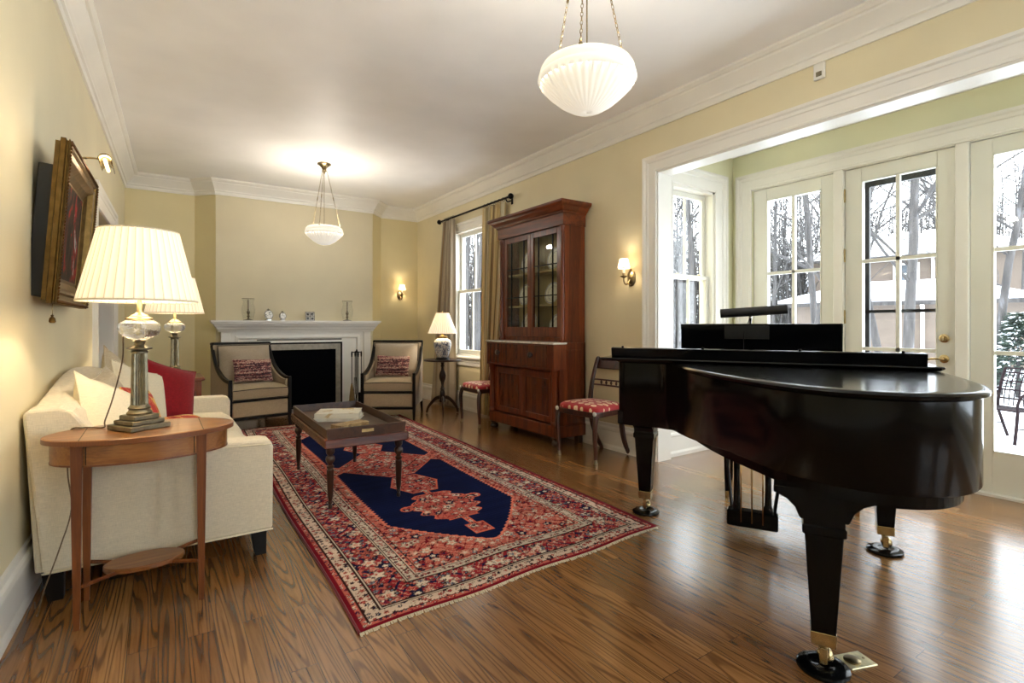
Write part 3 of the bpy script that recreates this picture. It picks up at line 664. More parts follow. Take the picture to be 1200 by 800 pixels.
# ================================================================ CONSOLE TABLE (oval, satinwood)
ct = thing('console_table', 'oval satinwood console table with square tapered legs beside the near arm of the sofa', 'table', (-.045, 2.735, 0))
def ell(a, b_, n=64, p=2.0): return [(a * math.cos(2 * PI * i / n), b_ * math.sin(2 * PI * i / n)) for i in range(n)]
M['banding'] = base('crossbanded_edge', (120, 66, 34), .3); g = G(M['banding']); c_ = g.n('TexCoord'); s_ = g.n('SeparateXYZ'); g.l(c_.outputs['Object'], s_.inputs[0]); g.color(g.ramp(g.math('FRACT', g.math('MULTIPLY', g.math('ARCTAN2', s_.outputs[1], s_.outputs[0]), 34)), [(0, (84, 42, 22)), (.45, (142, 84, 44)), (.6, (96, 50, 26)), (1, (150, 92, 50))]))
e0, e1 = ell(.335, .215), ell(.328, .208)
MB().loft([[(x, y, .706) for x, y in e1], [(x, y, .709) for x, y in e0], [(x, y, .727) for x, y in e0], [(x, y, .73) for x, y in e1]], smooth=False).build('tabletop', M['satin'], ct)
mb = MB()
for x in (-.205, .205):
    MB().box(x - .0016, x + .0016, -.168, .168, .7295, .7306).build('leaf_joint', M['ebony'], ct)
a0, a1 = ell(.31, .19), ell(.29, .17)
mb = MB(); n = len(a0)
mb.loft([[(x, y, .625) for x, y in a0], [(x, y, .705) for x, y in a0]], False, False, True).loft([[(x, y, .705) for x, y in a1], [(x, y, .625) for x, y in a1]], False, False, True)
mb.add([(x, y, .625) for x, y in a0 + a1], [(i, (i + 1) % n, n + (i + 1) % n, n + i) for i in range(n)])
mb.build('apron', M['satin'], ct)
for x_ in (-.185, .172):
    k_ = math.sqrt(1 - (x_ / .31) ** 2) * .19; MB().box(x_ - .0015, x_ + .0015, -k_ - .0015, -k_ + .003, .632, .704).build('inlay_line', M['ebony'], ct)
MB().loft([[(x, y, .7085) for x, y in ell(.3357, .2157)], [(x, y, .7275) for x, y in ell(.3357, .2157)]], False, False, True).build('edge_banding', M['banding'], ct)
mb = MB()
mb.loft([[(x * 1.006, y * 1.01, .624) for x, y in a0], [(x * 1.006, y * 1.01, .631) for x, y in a0]], True, True, True).build('banding', M['satinleg'], ct)
for x, y in ((-.213, -.137), (.199, -.137), (-.205, .122), (.216, .122)):
    q = lambda r, z: [(x + sx * r, y + sy * r, z) for sx, sy in ((-1, -1), (1, -1), (1, 1), (-1, 1))]
    MB().loft([q(.0095, 0), q(.0105, .06), q(.011, .065), q(.0165, .50), q(.0185, .71)], smooth=False).build('leg', M['satinleg'], ct, bevel=.0015)
for s_ in (1, -1):
    MB().tube(smoothpath([(-.213, -.137 * s_, .16), (-.12, -.075 * s_, .158), (-.05, -.03 * s_, .156)], 6), .0085, 6, flat=.8).build('stretcher', M['satinleg'], ct)
    MB().tube(smoothpath([(.205, .13 * s_, .16), (.12, .075 * s_, .158), (.05, .03 * s_, .156)], 6), .0085, 6, flat=.8).build('stretcher', M['satinleg'], ct)
MB().loft([[(x * .42, y * .40, .152) for x, y in e0], [(x * .43, y * .42, .158) for x, y in e0], [(x * .43, y * .42, .17) for x, y in e0], [(x * .42, y * .40, .174) for x, y in e0]], smooth=False).build('shelf', M['satin'], ct)

# ================================================================ COLUMN LAMPS
def column_lamp(name, label, loc, rz):
    r = thing(name, label, 'lamp', loc, rz, 'column table lamps with pleated shades')
    b_ = MB().box(-.082, .082, -.082, .082, 0, .022, .003).box(-.066, .066, -.066, .066, .022, .04, .003).box(-.052, .052, -.052, .052, .04, .06, .003)
    b_.lathe([(.045, .06), (.047, .068), (.040, .076), (.038, .082), (.042, .088), (.036, .096), (.033, .102)], seg=28); b_.build('base', M['pewter'], r)
    fl_ = lambda a: 1.05 - .17 * abs(math.sin(a * 9)) ** 1.5
    MB().lathe([(.031, .10), (.030, .14), (.0275, .30), (.0265, .322)], seg=144, rmod=fl_).build('column', M['pewter'], r)
    MB().lathe([(.03, .32), (.031, .327), (.026, .333), (.046, .338), (.047, .343), (.030, .350), (.018, .356), (.020, .366), (.026, .372), (.02, .378)], seg=28).build('capital', M['pewter'], r)
    MB().lathe([(.016, .376), (.05, .384), (.082, .400), (.094, .425), (.088, .447), (.06, .462), (.03, .468), (0, .468)], seg=40, M=Matrix.Diagonal((.83, .83, 1, 1))).build('glass_font', M['crystal'], r)
    MB().lathe([(.052, .462), (.05, .470), (.036, .476), (.034, .482), (.022, .486), (.012, .494), (.010, .53), (.008, .56), (.008, .66)], seg=20).build('collar', M['brass'], r)
    pl = lambda a: 1 + .012 * (abs((a * 40 / PI) % 2 - 1) - .5)
    sh = MB(); sh.lathe([(.214, .540), (.211, .556), (.147, .828), (.144, .840)], seg=192, rmod=pl, cap=False)
    sh.build('lamp_shade', M['shade'], r, solid=.0015)
    MB().lathe([(.2145, .538), (.2165, .538), (.2160, .546), (.2140, .546)], seg=64, cap=False).build('shade_trim', M['linen_d'], r)
    t_ = MB(); t_.lathe([(.1445, .836), (.146, .836), (.146, .842), (.1445, .842)], seg=64, cap=False)
    sp_ = MB(); 
    for k in range(3): sp_.tube([(0, 0, .82), (.145 * math.cos(2.1 * k), .145 * math.sin(2.1 * k), .825)], .0015, 6)
    sp_.lathe([(.006, .66), (.004, .84), (.009, .845), (.008, .86), (0, .866)], seg=12).build('harp', M['brass'], r)
    t_.build('shade_trim', M['linen_d'], r)
    MB().lathe([(0, .585), (.02, .595), (.03, .62), (.026, .65), (.012, .675), (0, .68)], seg=16).build('bulb', M['bulb'], r)
    lamp_point('bulb_light', (0, 0, .70), 6, .03, (1, .86, .68), r)
    return r
M['bulb'] = emissive('lit_bulb', (255, 236, 200), 6)
l1 = column_lamp('table_lamp', 'large column lamp with cut glass font and pleated cream shade on the console table', (-.065, 2.745, .7305), rad(32))
l2 = dup(l1, (.118, 5.24, .7305), rad(8), 'column lamp with cut glass font on the end table beyond the sofa')
cdm = base('brown_lamp_cord', (104, 84, 58), .6); _g = G(cdm); _g.color(_g.ramp(_g.noise(_g.coord(), 80, 2), [(.3, (88, 70, 46)), (.7, (120, 98, 70))]))
tag(MB().tube(smoothpath([(-.125, 2.80, 1.14), (-.127, 2.82, 1.02), (-.16, 2.84, .86), (-.188, 2.84, .76), (-.192, 2.83, .7335), (-.26, 2.86, .735), (-.31, 2.875, .716), (-.315, 2.875, .55), (-.30, 2.85, .40), (-.335, 2.82, .25), (-.38, 2.80, .10), (-.40, 2.80, .004), (-.43, 2.95, .004)], 8), .0028, 6).build('lamp_cord', cdm), 'thin brown lamp cord falling behind the console table', 'cord')

# end table behind the sofa
et = thing('end_table', 'dark wood end table beyond the far arm of the sofa', 'table', (.05, 5.34, 0))
MB().box(-.28, .28, -.25, .25, .702, .73, .008).build('tabletop', M['mahogx'], et)
MB().box(-.25, .25, -.22, .22, .62, .702).build('apron', M['mahog'], et)
for sx in (-1, 1):
    for sy in (-1, 1):
        q = lambda r, z: [(sx * .235 + a * r, sy * .205 + b_ * r, z) for a, b_ in ((-1, -1), (1, -1), (1, 1), (-1, 1))]
        MB().loft([q(.012, 0), q(.02, .55), q(.022, .702)], smooth=False).build('leg', M['mahog'], et)

# ================================================================ PAINTING
pc = thing('framed_painting', 'dark painting in a deep gilt frame hung high on the left wall', 'painting', (-.42, 3.555, 1.27))
Mp = RZ(rad(-1.5)) @ RY(rad(4))       # leans forward at the top
fw_, fh_ = .95, .75; h2 = fw_ / 2
prof = [(.014, 0), (.014, .016), (0, .020), (0, .038), (.008, .041), (.008, .047), (0, .051), (.012, .058), (.022, .052), (.030, .040), (.046, .040), (.055, .050), (.068, .046), (.085, .022), (.12, .006), (.135, .010), (.14, 0)]
path = [(0, -h2, 0), (0, -h2, fh_), (0, h2, fh_), (0, h2, 0)]
MB(Mp).sweep(path, [(-a_, b_) for a_, b_ in prof], (1, 0, 0), closed=True).build('picture_frame', M['castgold'], pc)
dec = MB(Mp)
for k in range(60):
    f = k / 60
    for (y, z) in ((-h2 + .012 + f * (fw_ - .024), .012), (-h2 + .012 + f * (fw_ - .024), fh_ - .012)): dec.lathe([(0, .0), (.007, .002), (.006, .006), (0, .009)], (0, 0, 0), 6, M=T(.055, y, z) @ RY(PI / 2))
    if k < 48:
        for y in (-h2 + .012, h2 - .012): dec.lathe([(0, .0), (.007, .002), (.006, .006), (0, .009)], (0, 0, 0), 6, M=T(.055, y, .012 + k / 48 * (fh_ - .024)) @ RY(PI / 2))
dec.build('carved_beading', metal('tarnished_gilt', (112, 78, 44), .5), pc)
cv = base('oil_canvas', rough=.65, spec=.08); g = G(cv); v = g.coord('Object', (1, 1, .5))
n = g.noise(v, 5.5, 4, .6, 1.5)
g.color(g.ramp(n, [(0, (14, 12, 10)), (.42, (30, 24, 19)), (.52, (62, 46, 34)), (.57, (142, 26, 28)), (.62, (80, 24, 22)), (.67, (188, 184, 178)), (.73, (54, 48, 44))]))
MB(Mp).box(.001, .008, -h2 + .13, h2 - .13, .13, fh_ - .13).build('canvas', cv, pc)
MB(Mp).box(-.055, -.001, -h2 + .04, h2 - .04, .03, .63, .003).build('backing_box', M['blackmat'], pc)
pl_ = thing('picture_light', 'brass picture light on a curved arm above the gilt framed painting', 'lamp', (-.37, 3.555, 2.0))
MB().tube(smoothpath([(0, 0, 0), (.01, 0, .03), (.05, 0, .055), (.11, 0, .06), (.135, 0, .045)], 6), .005, 8).lathe([(.009, -.004), (.01, 0), (.006, .004)], (.05, 0, .055), 10).build('arm', M['brass'], pl_)
hood = []; 
for k in range(9):
    a = rad(-20 + 200 * k / 8); hood.append((.142 + .028 * math.cos(a), .03 + .028 * math.sin(a)))
MB().loft([[(x, y, z) for x, z in hood] for y in (-.14, .14)], False, False, True, closed=False).build('lamp_shade', M['brass'], pl_, solid=.002)
MB().tube([(.142, -.12, .03), (.142, .12, .03)], .009, 10).build('bulb', emissive('picture_bulb', (255, 220, 160), 1.2), pl_)
d = bpy.data.lights.new('bulb_light', 'AREA'); d.energy = .7; d.shape = 'RECTANGLE'; d.size = .24; d.size_y = .02; d.color = (1, .8, .55)
o = bpy.data.objects.new('bulb_light', d); COL.objects.link(o); o.parent = pl_; o.location = (.142, 0, .018); o.rotation_euler = (0, rad(15), rad(90))
ps = thing('pull_chain', 'small brass pull chain with a tassel below the gilt frame', 'chain', (-.40, 3.16, 1.18))
MB().tube([(0, 0, .095), (0, 0, .035)], .0015, 6).build('chain', M['brass'], ps)
MB().lathe([(0, .04), (.006, .036), (.004, .03), (.011, .022), (.013, .006), (.008, 0), (0, 0)], seg=12).build('tassel', M['castgold'], ps)

# ================================================================ TRAY COFFEE TABLE
tt = thing('coffee_table', 'dark wood tray top coffee table with turned legs on the rug', 'table', (1.145, 3.905, .009), rad(-1.8))
TW, TL = .545, 1.19; hw, hl_ = TW / 2, TL / 2
MB().box(-hw, hw, -hl_, hl_, .39, .448, .006).build('frame', wood('cherry_table_frame', (40, 14, 8), (74, 30, 18), (108, 50, 28), .2, 'x'), tt)
tr = MB(); iw, il = hw - .02, hl_ - .02
tr.box(-iw, iw, -il, il, .448, .458)
for sx in (-1, 1):
    tr.loft([[(sx * iw, -il, .448), (sx * (iw + .006), -il - .003, .508), (sx * (iw - .006), -il, .510), (sx * (iw - .014), -il, .456)], [(sx * iw, il, .448), (sx * (iw + .006), il + .003, .508), (sx * (iw - .006), il, .510), (sx * (iw - .014), il, .456)]], smooth=False)
    tr.loft([[(-iw, sx * il, .448), (-iw - .003, sx * (il + .006), .512), (-iw, sx * (il - .006), .514), (-iw, sx * (il - .014), .456)], [(iw, sx * il, .448), (iw + .003, sx * (il + .006), .512), (iw, sx * (il - .006), .514), (iw, sx * (il - .014), .456)]], smooth=False)
tr.build('tray', M['traywood'], tt)
for sx in (-1, 1):
    MB().lathe([(0, -.002), (.055, -.002), (.055, .002), (0, .002)], seg=4, M=T(0, sx * (il + .004), .482) @ RX(PI / 2) @ Matrix.Diagonal((1, .24, 1, 1)) @ RZ(PI / 4)).build('handle_inlay', metal('bone_inlay', (196, 170, 120), .5), tt)
legp = [(.008, 0), (.012, .004), (.013, .02), (.009, .03), (.014, .038), (.014, .045), (.011, .05), (.017, .08), (.021, .2), (.022, .245), (.016, .252), (.023, .262), (.024, .27), (.015, .278), (.015, .286), (.026, .30), (.029, .315), (.026, .33), (.015, .340), (.024, .35), (.026, .36), (.026, .39)]
for sx in (-1, 1):
    for sy in (-1, 1): MB().lathe(legp, (sx * .225, sy * .53, 0), 20).build('leg', M['darkwood'], tt)
gil = base('book_cover_cream', (224, 218, 202), .55); _g = G(gil); _g.color(_g.ramp(_g.noise(_g.coord(), 14, 2, .5, .5), [(.60, (226, 220, 204)), (.67, (188, 156, 96))]))
def book(name, label, loc, rz, w_, l_, t_, cm):
    b_ = thing(name, label, 'book', loc, rad(rz), 'items in the coffee table tray')
    MB().box(-w_ / 2 + .003, w_ / 2 - .005, -l_ / 2 + .005, l_ / 2 - .005, .003, t_ - .003).build('pages', M['paper'], b_)
    MB().box(-w_ / 2, w_ / 2, -l_ / 2, l_ / 2, 0, .003).box(-w_ / 2, w_ / 2, -l_ / 2, l_ / 2, t_ - .003, t_).box(-w_ / 2 - .001, -w_ / 2 + .003, -l_ / 2, l_ / 2, 0, t_).build('cover', cm, b_); return b_
cmw = base('book_cover_white', (216, 214, 204), .5); _g = G(cmw); _g.color(_g.ramp(_g.noise(_g.coord(), 20, 2), [(.3, (206, 203, 192)), (.7, (226, 223, 214))]))
book('book', 'lower of the two white coffee table books in the tray', (1.13, 3.98, .468), 62, .25, .32, .022, cmw)
book('book', 'thick cream book on top of the two stacked books in the tray', (1.13, 3.985, .4905), 66, .245, .31, .036, gil)
nw = base('tan_marbled_box', (170, 140, 96), .5); _g = G(nw); _g.color(_g.ramp(_g.noise(_g.coord('Object', (1, 4, 1)), 12, 4, .6, 2), [(.3, (96, 66, 40)), (.5, (168, 138, 92)), (.7, (206, 184, 140))]))
tb = thing('wooden_box', 'flat tan marbled wooden box in the tray in front of the stacked books', 'box', (1.095, 3.60, .468), rad(20), 'items in the coffee table tray')
MB().box(-.12, .12, -.055, .055, 0, .022, .005).build('body', nw, tb); MB().box(-.12, .12, -.055, .055, .0235, .033, .004).build('lid', nw, tb)

# ================================================================ ARMCHAIRS
def armchair(name, label, loc, rz):
    r = thing(name, label, 'armchair', loc, rz, 'upholstered armchairs by the fireplace')
    W2 = .315
    sw = smoothpath([(-.34, .570), (-.27, .573), (-.16, .588), (-.02, .63), (.11, .70), (.20, .79), (.26, .88), (.30, .965)], 5)
    sw2 = [(p[0], p[1]) for p in sw]
    for sx in (-1, 1):
        # front post + swooping top rail (one continuous dark wood frame side)
        pr_ = MB(); wi, wo = W2 - .012, W2 + .022
        up = [(y, z) for y, z in sw2]; dn = [(y + .0, z - .035 - .012 * (k / len(sw2))) for k, (y, z) in enumerate(sw2)]
        rings = [[(sx * wi, a[0], a[1]), (sx * wo, a[0], a[1]), (sx * wo, b_[0] + .01, b_[1]), (sx * wi, b_[0] + .01, b_[1])] for a, b_ in zip(up, dn)]
        pr_.loft(rings, smooth=False)
        q = lambda h, z: [(sx * (W2 + .005) - h, -.345, z), (sx * (W2 + .005) + h, -.345, z), (sx * (W2 + .005) + h, -.345 + 2 * h, z), (sx * (W2 + .005) - h, -.345 + 2 * h, z)]
        pr_.loft([q(.014, 0), q(.018, .15), q(.018, .575)], smooth=False)
        pr_.build('arm_frame', M['ebony'], r, bevel=.003)
        # upholstered side panel under the rail
        bot = [(.30, .15), (-.31, .15)]; poly = [(y + .01, z - .03) for y, z in sw2] ; poly = [(-.31, .55)] + poly[1:] + [(.33, .93), (.33, .15), (-.31, .15)]
        p_ = MB(); r0 = [(sx * (W2 - .035), y, z) for y, z in poly]; r1 = [(sx * (W2 + .012), y, z) for y, z in poly]
        p_.loft([r0, r1], smooth=False).build('side_panel', M['chairfab'], r)
        MB().loft([[(sx * W2 + a, .30 + b_, .16) for a, b_ in ((-.02, 0), (.012, 0), (.012, .035), (-.02, .035))], [(sx * W2 + a * .8, .36 + b_ * .8, 0) for a, b_ in ((-.02, 0), (.012, 0), (.012, .035), (-.02, .035))]], smooth=False).build('leg', M['ebony'], r)
    MB().box(-W2 - .02, W2 + .02, .262, .335, .935, .968, .008).build('top_rail', M['ebony'], r)
    MB().loft([[(-W2, .27, .15), (W2, .27, .15), (W2, .34, .15), (-W2, .34, .15)], [(-W2, .262, .94), (W2, .262, .94), (W2, .33, .94), (-W2, .33, .94)]], smooth=False).build('backrest', M['chairback'], r)
    MB().box(-W2 + .015, W2 - .015, -.335, .28, .155, .325, .01).build('seat_base', M['chairfab'], r)
    MB().box(-W2 + .01, W2 - .01, -.345, -.30, .125, .152, .003).box(-W2 + .01, W2 - .01, -.342, -.30, .325, .335, .002).build('front_rail', M['ebony'], r)
    c = MB(); rings = []; n = 12
    for k in range(n + 1):
        x = (-1 + 2 * k / n) * (W2 - .018); e = .02 * (1 - abs(2 * k / n - 1) ** 4)
        rings.append([(x, -.335, .345), (x, -.35, .40), (x, -.34, .455 + e * .5), (x, -.28, .475 + e), (x, 0, .485 + e), (x, .16, .475), (x, .18, .40), (x, .17, .338), (x, -.30, .337)])
    c.loft(rings).build('seat_cushion', M['chairfab'], r, bevel=.008)
    MB().tube([(-W2 + .02, -.345, .452), (0, -.348, .462), (W2 - .02, -.345, .452)], .004, 6).tube([(-W2 + .02, -.345, .35), (W2 - .02, -.345, .35)], .004, 6).build('piping', M['ebony'], r)
    MB(T(0, .165, .69) @ RX(rad(-12))).pillow(2 * W2 - .05, .50, .22, pinch=.01).build('back_cushion', M['chairback'], r)
    MB(T(0, .165, .69) @ RX(rad(-12))).tube([(u_ * (W2 - .027), -.012, v_ * .245) for u_, v_ in ((-1, -1), (-1, 1), (1, 1), (1, -1))], .005, 6).build('piping', M['ebony'], r)
    return r
ac1 = armchair('armchair', 'tan armchair with dark wood frame left of the fireplace, turned slightly sideways', (.895, 6.765, 0), rad(11.5))
ac2 = dup(ac1, (2.545, 6.505, 0), rad(-33), 'tan armchair with dark wood frame right of the fireplace beside the tripod table')
km = base('nubby_red_knit', rough=.95); g = G(km); v = g.coord('Object', (6, 1, 34)); n = g.noise(v, 2.2, 4, .7, .5)
st = g.math('SINE', g.math('MULTIPLY', g.noise(g.coord('Object', (.6, .6, 22)), 1.0, 1), 30))
f = g.math('ADD', g.math('MULTIPLY', n, .75), g.math('MULTIPLY', st, .1)); n2 = g.noise(g.coord('Object', (60, 60, 110)), 1.0, 2)
f = g.math('ADD', g.math('MULTIPLY', f, .6), g.math('MULTIPLY', n2, .45))
g.color(g.ramp(f, [(.40, (52, 36, 44)), (.455, (120, 58, 62)), (.50, (170, 120, 112)), (.55, (206, 188, 168)), (.61, (128, 76, 78)), (.68, (96, 86, 96))])); g.bump(n2, .9, .01)
def lumbar(label, root):
    a = root.rotation_euler.z; l = root.location
    p = thing('lumbar_pillow', label, 'cushion', (l.x - .02 * math.sin(a) * -1, l.y, .502), a, 'red knit pillows on the armchairs')
    MB(T(.01, -.045, .145) @ RX(rad(-20)) @ RY(rad(2))).pillow(.43, .27, .12, seed=3, pinch=.05).build('cover', km, p)
lumbar('red and cream striped knit pillow on the left armchair', ac1); lumbar('red and cream striped knit pillow on the right armchair', ac2)
# ================================================================ SECRETARY CABINET (world coordinates; front faces -X)
cb = thing('secretary_cabinet', 'tall mahogany secretary cabinet with glazed upper doors on the right wall', 'cabinet', (3.34, 4.49, 0))
CY0, CY1 = 3.885, 5.10; CXF = 3.155; CXB = 3.515
def bx(mb, x0, x1, y0, y1, z0, z1, b=.002): mb.box(x0, x1, y0, y1, z0, z1, b); return mb
lo = MB()
bx(lo, CXF + .03, CXB, CY0, CY0 + .03, .10, 1.0); bx(lo, CXF + .03, CXB, CY1 - .03, CY1, .10, .985); bx(lo, CXB - .02, CXB, CY0, CY1, .10, 1.0); bx(lo, CXF + .03, CXB, CY0, CY1, .10, .13)
bx(lo, CXF - .005, CXB, CY0 - .008, CY1 + .008, .085, .20, .004)
# panelled near side
bx(lo, CXF + .12, CXF + .135, CY0 - .006, CY0 + .01, .24, .93, 0); bx(lo, CXB - .07, CXB - .055, CY0 - .006, CY0 + .01, .24, .93, 0); bx(lo, CXF + .12, CXB - .055, CY0 - .006, CY0 + .01, .915, .93, 0)
bx(lo, CXF + .032, CXF + .05, CY0 + .004, CY1 - .004, .715, .74)
lo.build('lower_body', M['mahog'], cb, True)
# overhanging drawer section
dz0, dz1 = .735, .985; DF = CXF - .045
up = MB(); bx(up, DF, CXF + .10, CY0 - .003, CY1 + .001, dz0, dz1, .004); up.build('drawer_case', M['mahog'], cb, True)
dr = MB().box(DF - .008, DF + .004, CY0 + .10, CY1 - .04, dz0 + .02, dz1 - .015, .003).build('drawer', M['flame'], cb, True)
for y in (CY0 + .33, CY1 - .28):
    MB().lathe([(.012, 0), (.010, .014), (.026, .022), (.030, .032), (.026, .042), (.012, .047), (0, .048)], seg=20, M=T(DF - .008, y, .875) @ RY(-PI / 2)).build('knob', M['darkwood'], dr)
for y0, y1 in ((CY0 + .10, (CY0 + CY1) / 2 - .002), ((CY0 + CY1) / 2 + .002, CY1 - .10)):
    d_ = MB(); X = CXF + .02
    d_.box(X, X + .022, y0, y0 + .055, .215, .71, .003).box(X, X + .022, y1 - .055, y1, .215, .71, .003).box(X, X + .022, y0 + .055, y1 - .055, .64, .71, .003).box(X, X + .022, y0 + .055, y1 - .055, .215, .275, .003)
    do = d_.build('door', M['mahog'], cb, True)
    MB().box(X + .010, X + .016, y0 + .05, y1 - .05, .27, .645).build('panel', M['flame'], do)
MB().box(CXF + .018, CXF + .05, CY0 + .05, CY0 + .10, .20, .72, .003).build('stile', M['mahog'], cb, True); MB().box(CXF + .018, CXF + .05, CY1 - .10, CY1 - .05, .20, .72, .003).build('stile', M['mahog'], cb, True)
for y in (CY0 + .045, CY1 - .045):
    MB().lathe([(.036, .20), (.040, .21), (.040, .235), (.033, .245), (.035, .26), (.031, .45), (.028, .66), (.034, .672), (.034, .69), (.040, .70), (.040, .735)], (CXF + .005, y, 0), 24).build('column', M['mahog'], cb, True)
    MB().lathe([(.022, 0), (.036, .004), (.047, .02), (.047, .038), (.036, .052), (.028, .06), (.044, .07), (.046, .088)], (CXF + .03, y, 0), 24).build('foot', M['darkwood'], cb, True)
    MB().box(CXB - .08, CXB - .02, y - .03, y + .03, 0, .09, .004).build('foot', M['darkwood'], cb, True)
MB().box(DF - .012, 3.27, CY0 - .012, CY1 + .004, .985, 1.004, .003).build('marble_slab', M['marble'], cb, True)
# upper case
UX = 3.255; UY0, UY1 = CY0 + .006, CY1 - .06; U0, U1 = .98, 2.20; hu = MB()
bx(hu, UX + .045, CXB, UY0 + .001, UY0 + .025, U0, U1 - .01); bx(hu, UX + .045, CXB, UY1 - .025, UY1 - .001, U0, U1 - .01); bx(hu, UX + .03, CXB - .002, UY0 + .004, UY1 - .004, U1 - .03, U1 - .004); bx(hu, UX + .02, CXB - .002, UY0 + .006, UY1 - .006, 1.004, 1.05)
bx(hu, UX, UX + .05, UY0, UY0 + .075, 1.004, U1); bx(hu, UX, UX + .05, UY1 - .075, UY1, 1.004, U1); bx(hu, UX, UX + .05, UY0, UY1, 2.145, U1)
hu.build('upper_case', M['mahog'], cb, True)
M['cabinside'] = wood('olive_brown_interior', (130, 112, 76), (168, 148, 104), (196, 178, 130), .6, 'z')
bk = MB(); bx(bk, CXB - .012, CXB, UY0 + .02, UY1 - .02, 1.03, U1 - .02, 0)
bk.build('back_panel', M['cabinside'], cb, True)
for z in (1.37, 1.72): MB().box(UX + .06, CXB - .012, UY0 + .025, UY1 - .025, z, z + .016).build('shelf', M['cabinside'], cb, True)
ym = (UY0 + UY1) / 2
for y0, y1 in ((UY0 + .078, ym - .001), (ym + .001, UY1 - .078)):
    X = UX + .006; z0, z1 = 1.052, 2.143; st = .052; d_ = MB()
    d_.box(X, X + .025, y0, y0 + st, z0, z1, .003).box(X, X + .025, y1 - st, y1, z0, z1, .003).box(X, X + .025, y0 + st, y1 - st, z1 - .06, z1, .003).box(X, X + .025, y0 + st, y1 - st, z0, z0 + .10, .003)
    do = d_.build('glazed_door', M['mahog'], cb, True)
    mt = MB(); a0, a1 = y0 + st, y1 - st; g0, g1 = z0 + .10, z1 - .06
    for f in (.2, .8): yy = a0 + (a1 - a0) * f; mt.box(X + .004, X + .018, yy - .005, yy + .005, g0, g1)
    for f in (.345, .68): zz = g0 + (g1 - g0) * f; mt.box(X + .004, X + .018, a0, a1, zz - .005, zz + .005)
    mt.build('muntin', M['ebony'], do); MB().box(X + .010, X + .013, a0 - .002, a1 + .002, g0 - .002, g1 + .002).build('pane', M['vitrine'], do, merge=False)
MB().lathe([(.006, 0), (.008, .004), (0, .006)], seg=10, M=T(UX + .005, ym + .02, 1.58) @ RY(-PI / 2)).build('escutcheon', M['antiquebrass'], cb)
for o in cb.children:
    pass
for y in (UY0 + .03, UY1 - .03):
    MB().box(UX - .022, UX + .03, y - .03, y + .03, 1.004, 1.03, .003).lathe([(.024, 1.03), (.026, 1.04), (.021, 1.05), (.020, 1.15), (.017, 2.08), (.022, 2.09), (.018, 2.10), (.022, 2.115), (.024, 2.14)], (UX, y, 0), 20).build('column', M['mahog'], cb, True)
co_ = MB(); MBp = [(0, 2.145), (.005, 2.145), (.005, 2.255), (.015, 2.26), (.02, 2.275), (.035, 2.285), (.06, 2.315), (.075, 2.325), (.085, 2.33), (.095, 2.345), (.095, 2.365), (0, 2.365)]
XF = UX - .025
co_.sweep([(CXB, UY0 - .004, 0), (XF, UY0 - .004, 0), (XF, UY1 + .004, 0), (CXB, UY1 + .004, 0)], MBp, (0, 0, 1)); co_.box(XF, CXB, UY0 - .004, UY1 + .004, 2.19, 2.365)
co_.build('cornice', M['mahogx'], cb, True)
for o in cb.children_recursive:
    if o.name.split('.')[0] in ('knob', 'panel', 'muntin', 'pane', 'escutcheon'):
        l = cb.location
        for v_ in o.data.vertices: v_.co -= l
def plate(x, y, z, r_, tilt, label):
    p = thing('plate', label, 'plate', (x, y, z), 0, 'patterned white plates in the cabinet')
    Mx = T(0, 0, r_ * math.cos(rad(tilt))) @ RY(rad(-90 + tilt))
    MB(Mx).lathe([(0, 0), (r_ * .5, .0), (r_ * .6, .004), (r_, .016), (r_ * 1.0, .019), (r_ * .6, .008), (r_ * .5, .004), (0, .004)], seg=40).build('dish', M['porcelain'], p)
    ri = MB(Mx); ri.lathe([(r_ * .62, .0085), (r_ * .66, .0098)], seg=40, cap=False); ri.lathe([(r_ * .90, .0172), (r_ * .96, .0188)], seg=40, cap=False)
    ri.build('blue_band', base('blue_grey_band', (120, 128, 150), .3), p, merge=False); return p
sp = [(4.16, 1.737, .115, 'upper shelf, right door'), (4.62, 1.737, .12, 'upper shelf, left door'), (4.20, 1.387, .115, 'middle shelf, right door'), (4.66, 1.387, .12, 'middle shelf, left door'), (4.60, 1.051, .135, 'bottom of the case, left door'), (4.12, 1.051, .12, 'bottom of the case, right door')]
for y, z, r_, wh in sp: plate(3.36, y, z, r_, 12, 'round patterned white plate standing on the ' + wh + ' of the cabinet')

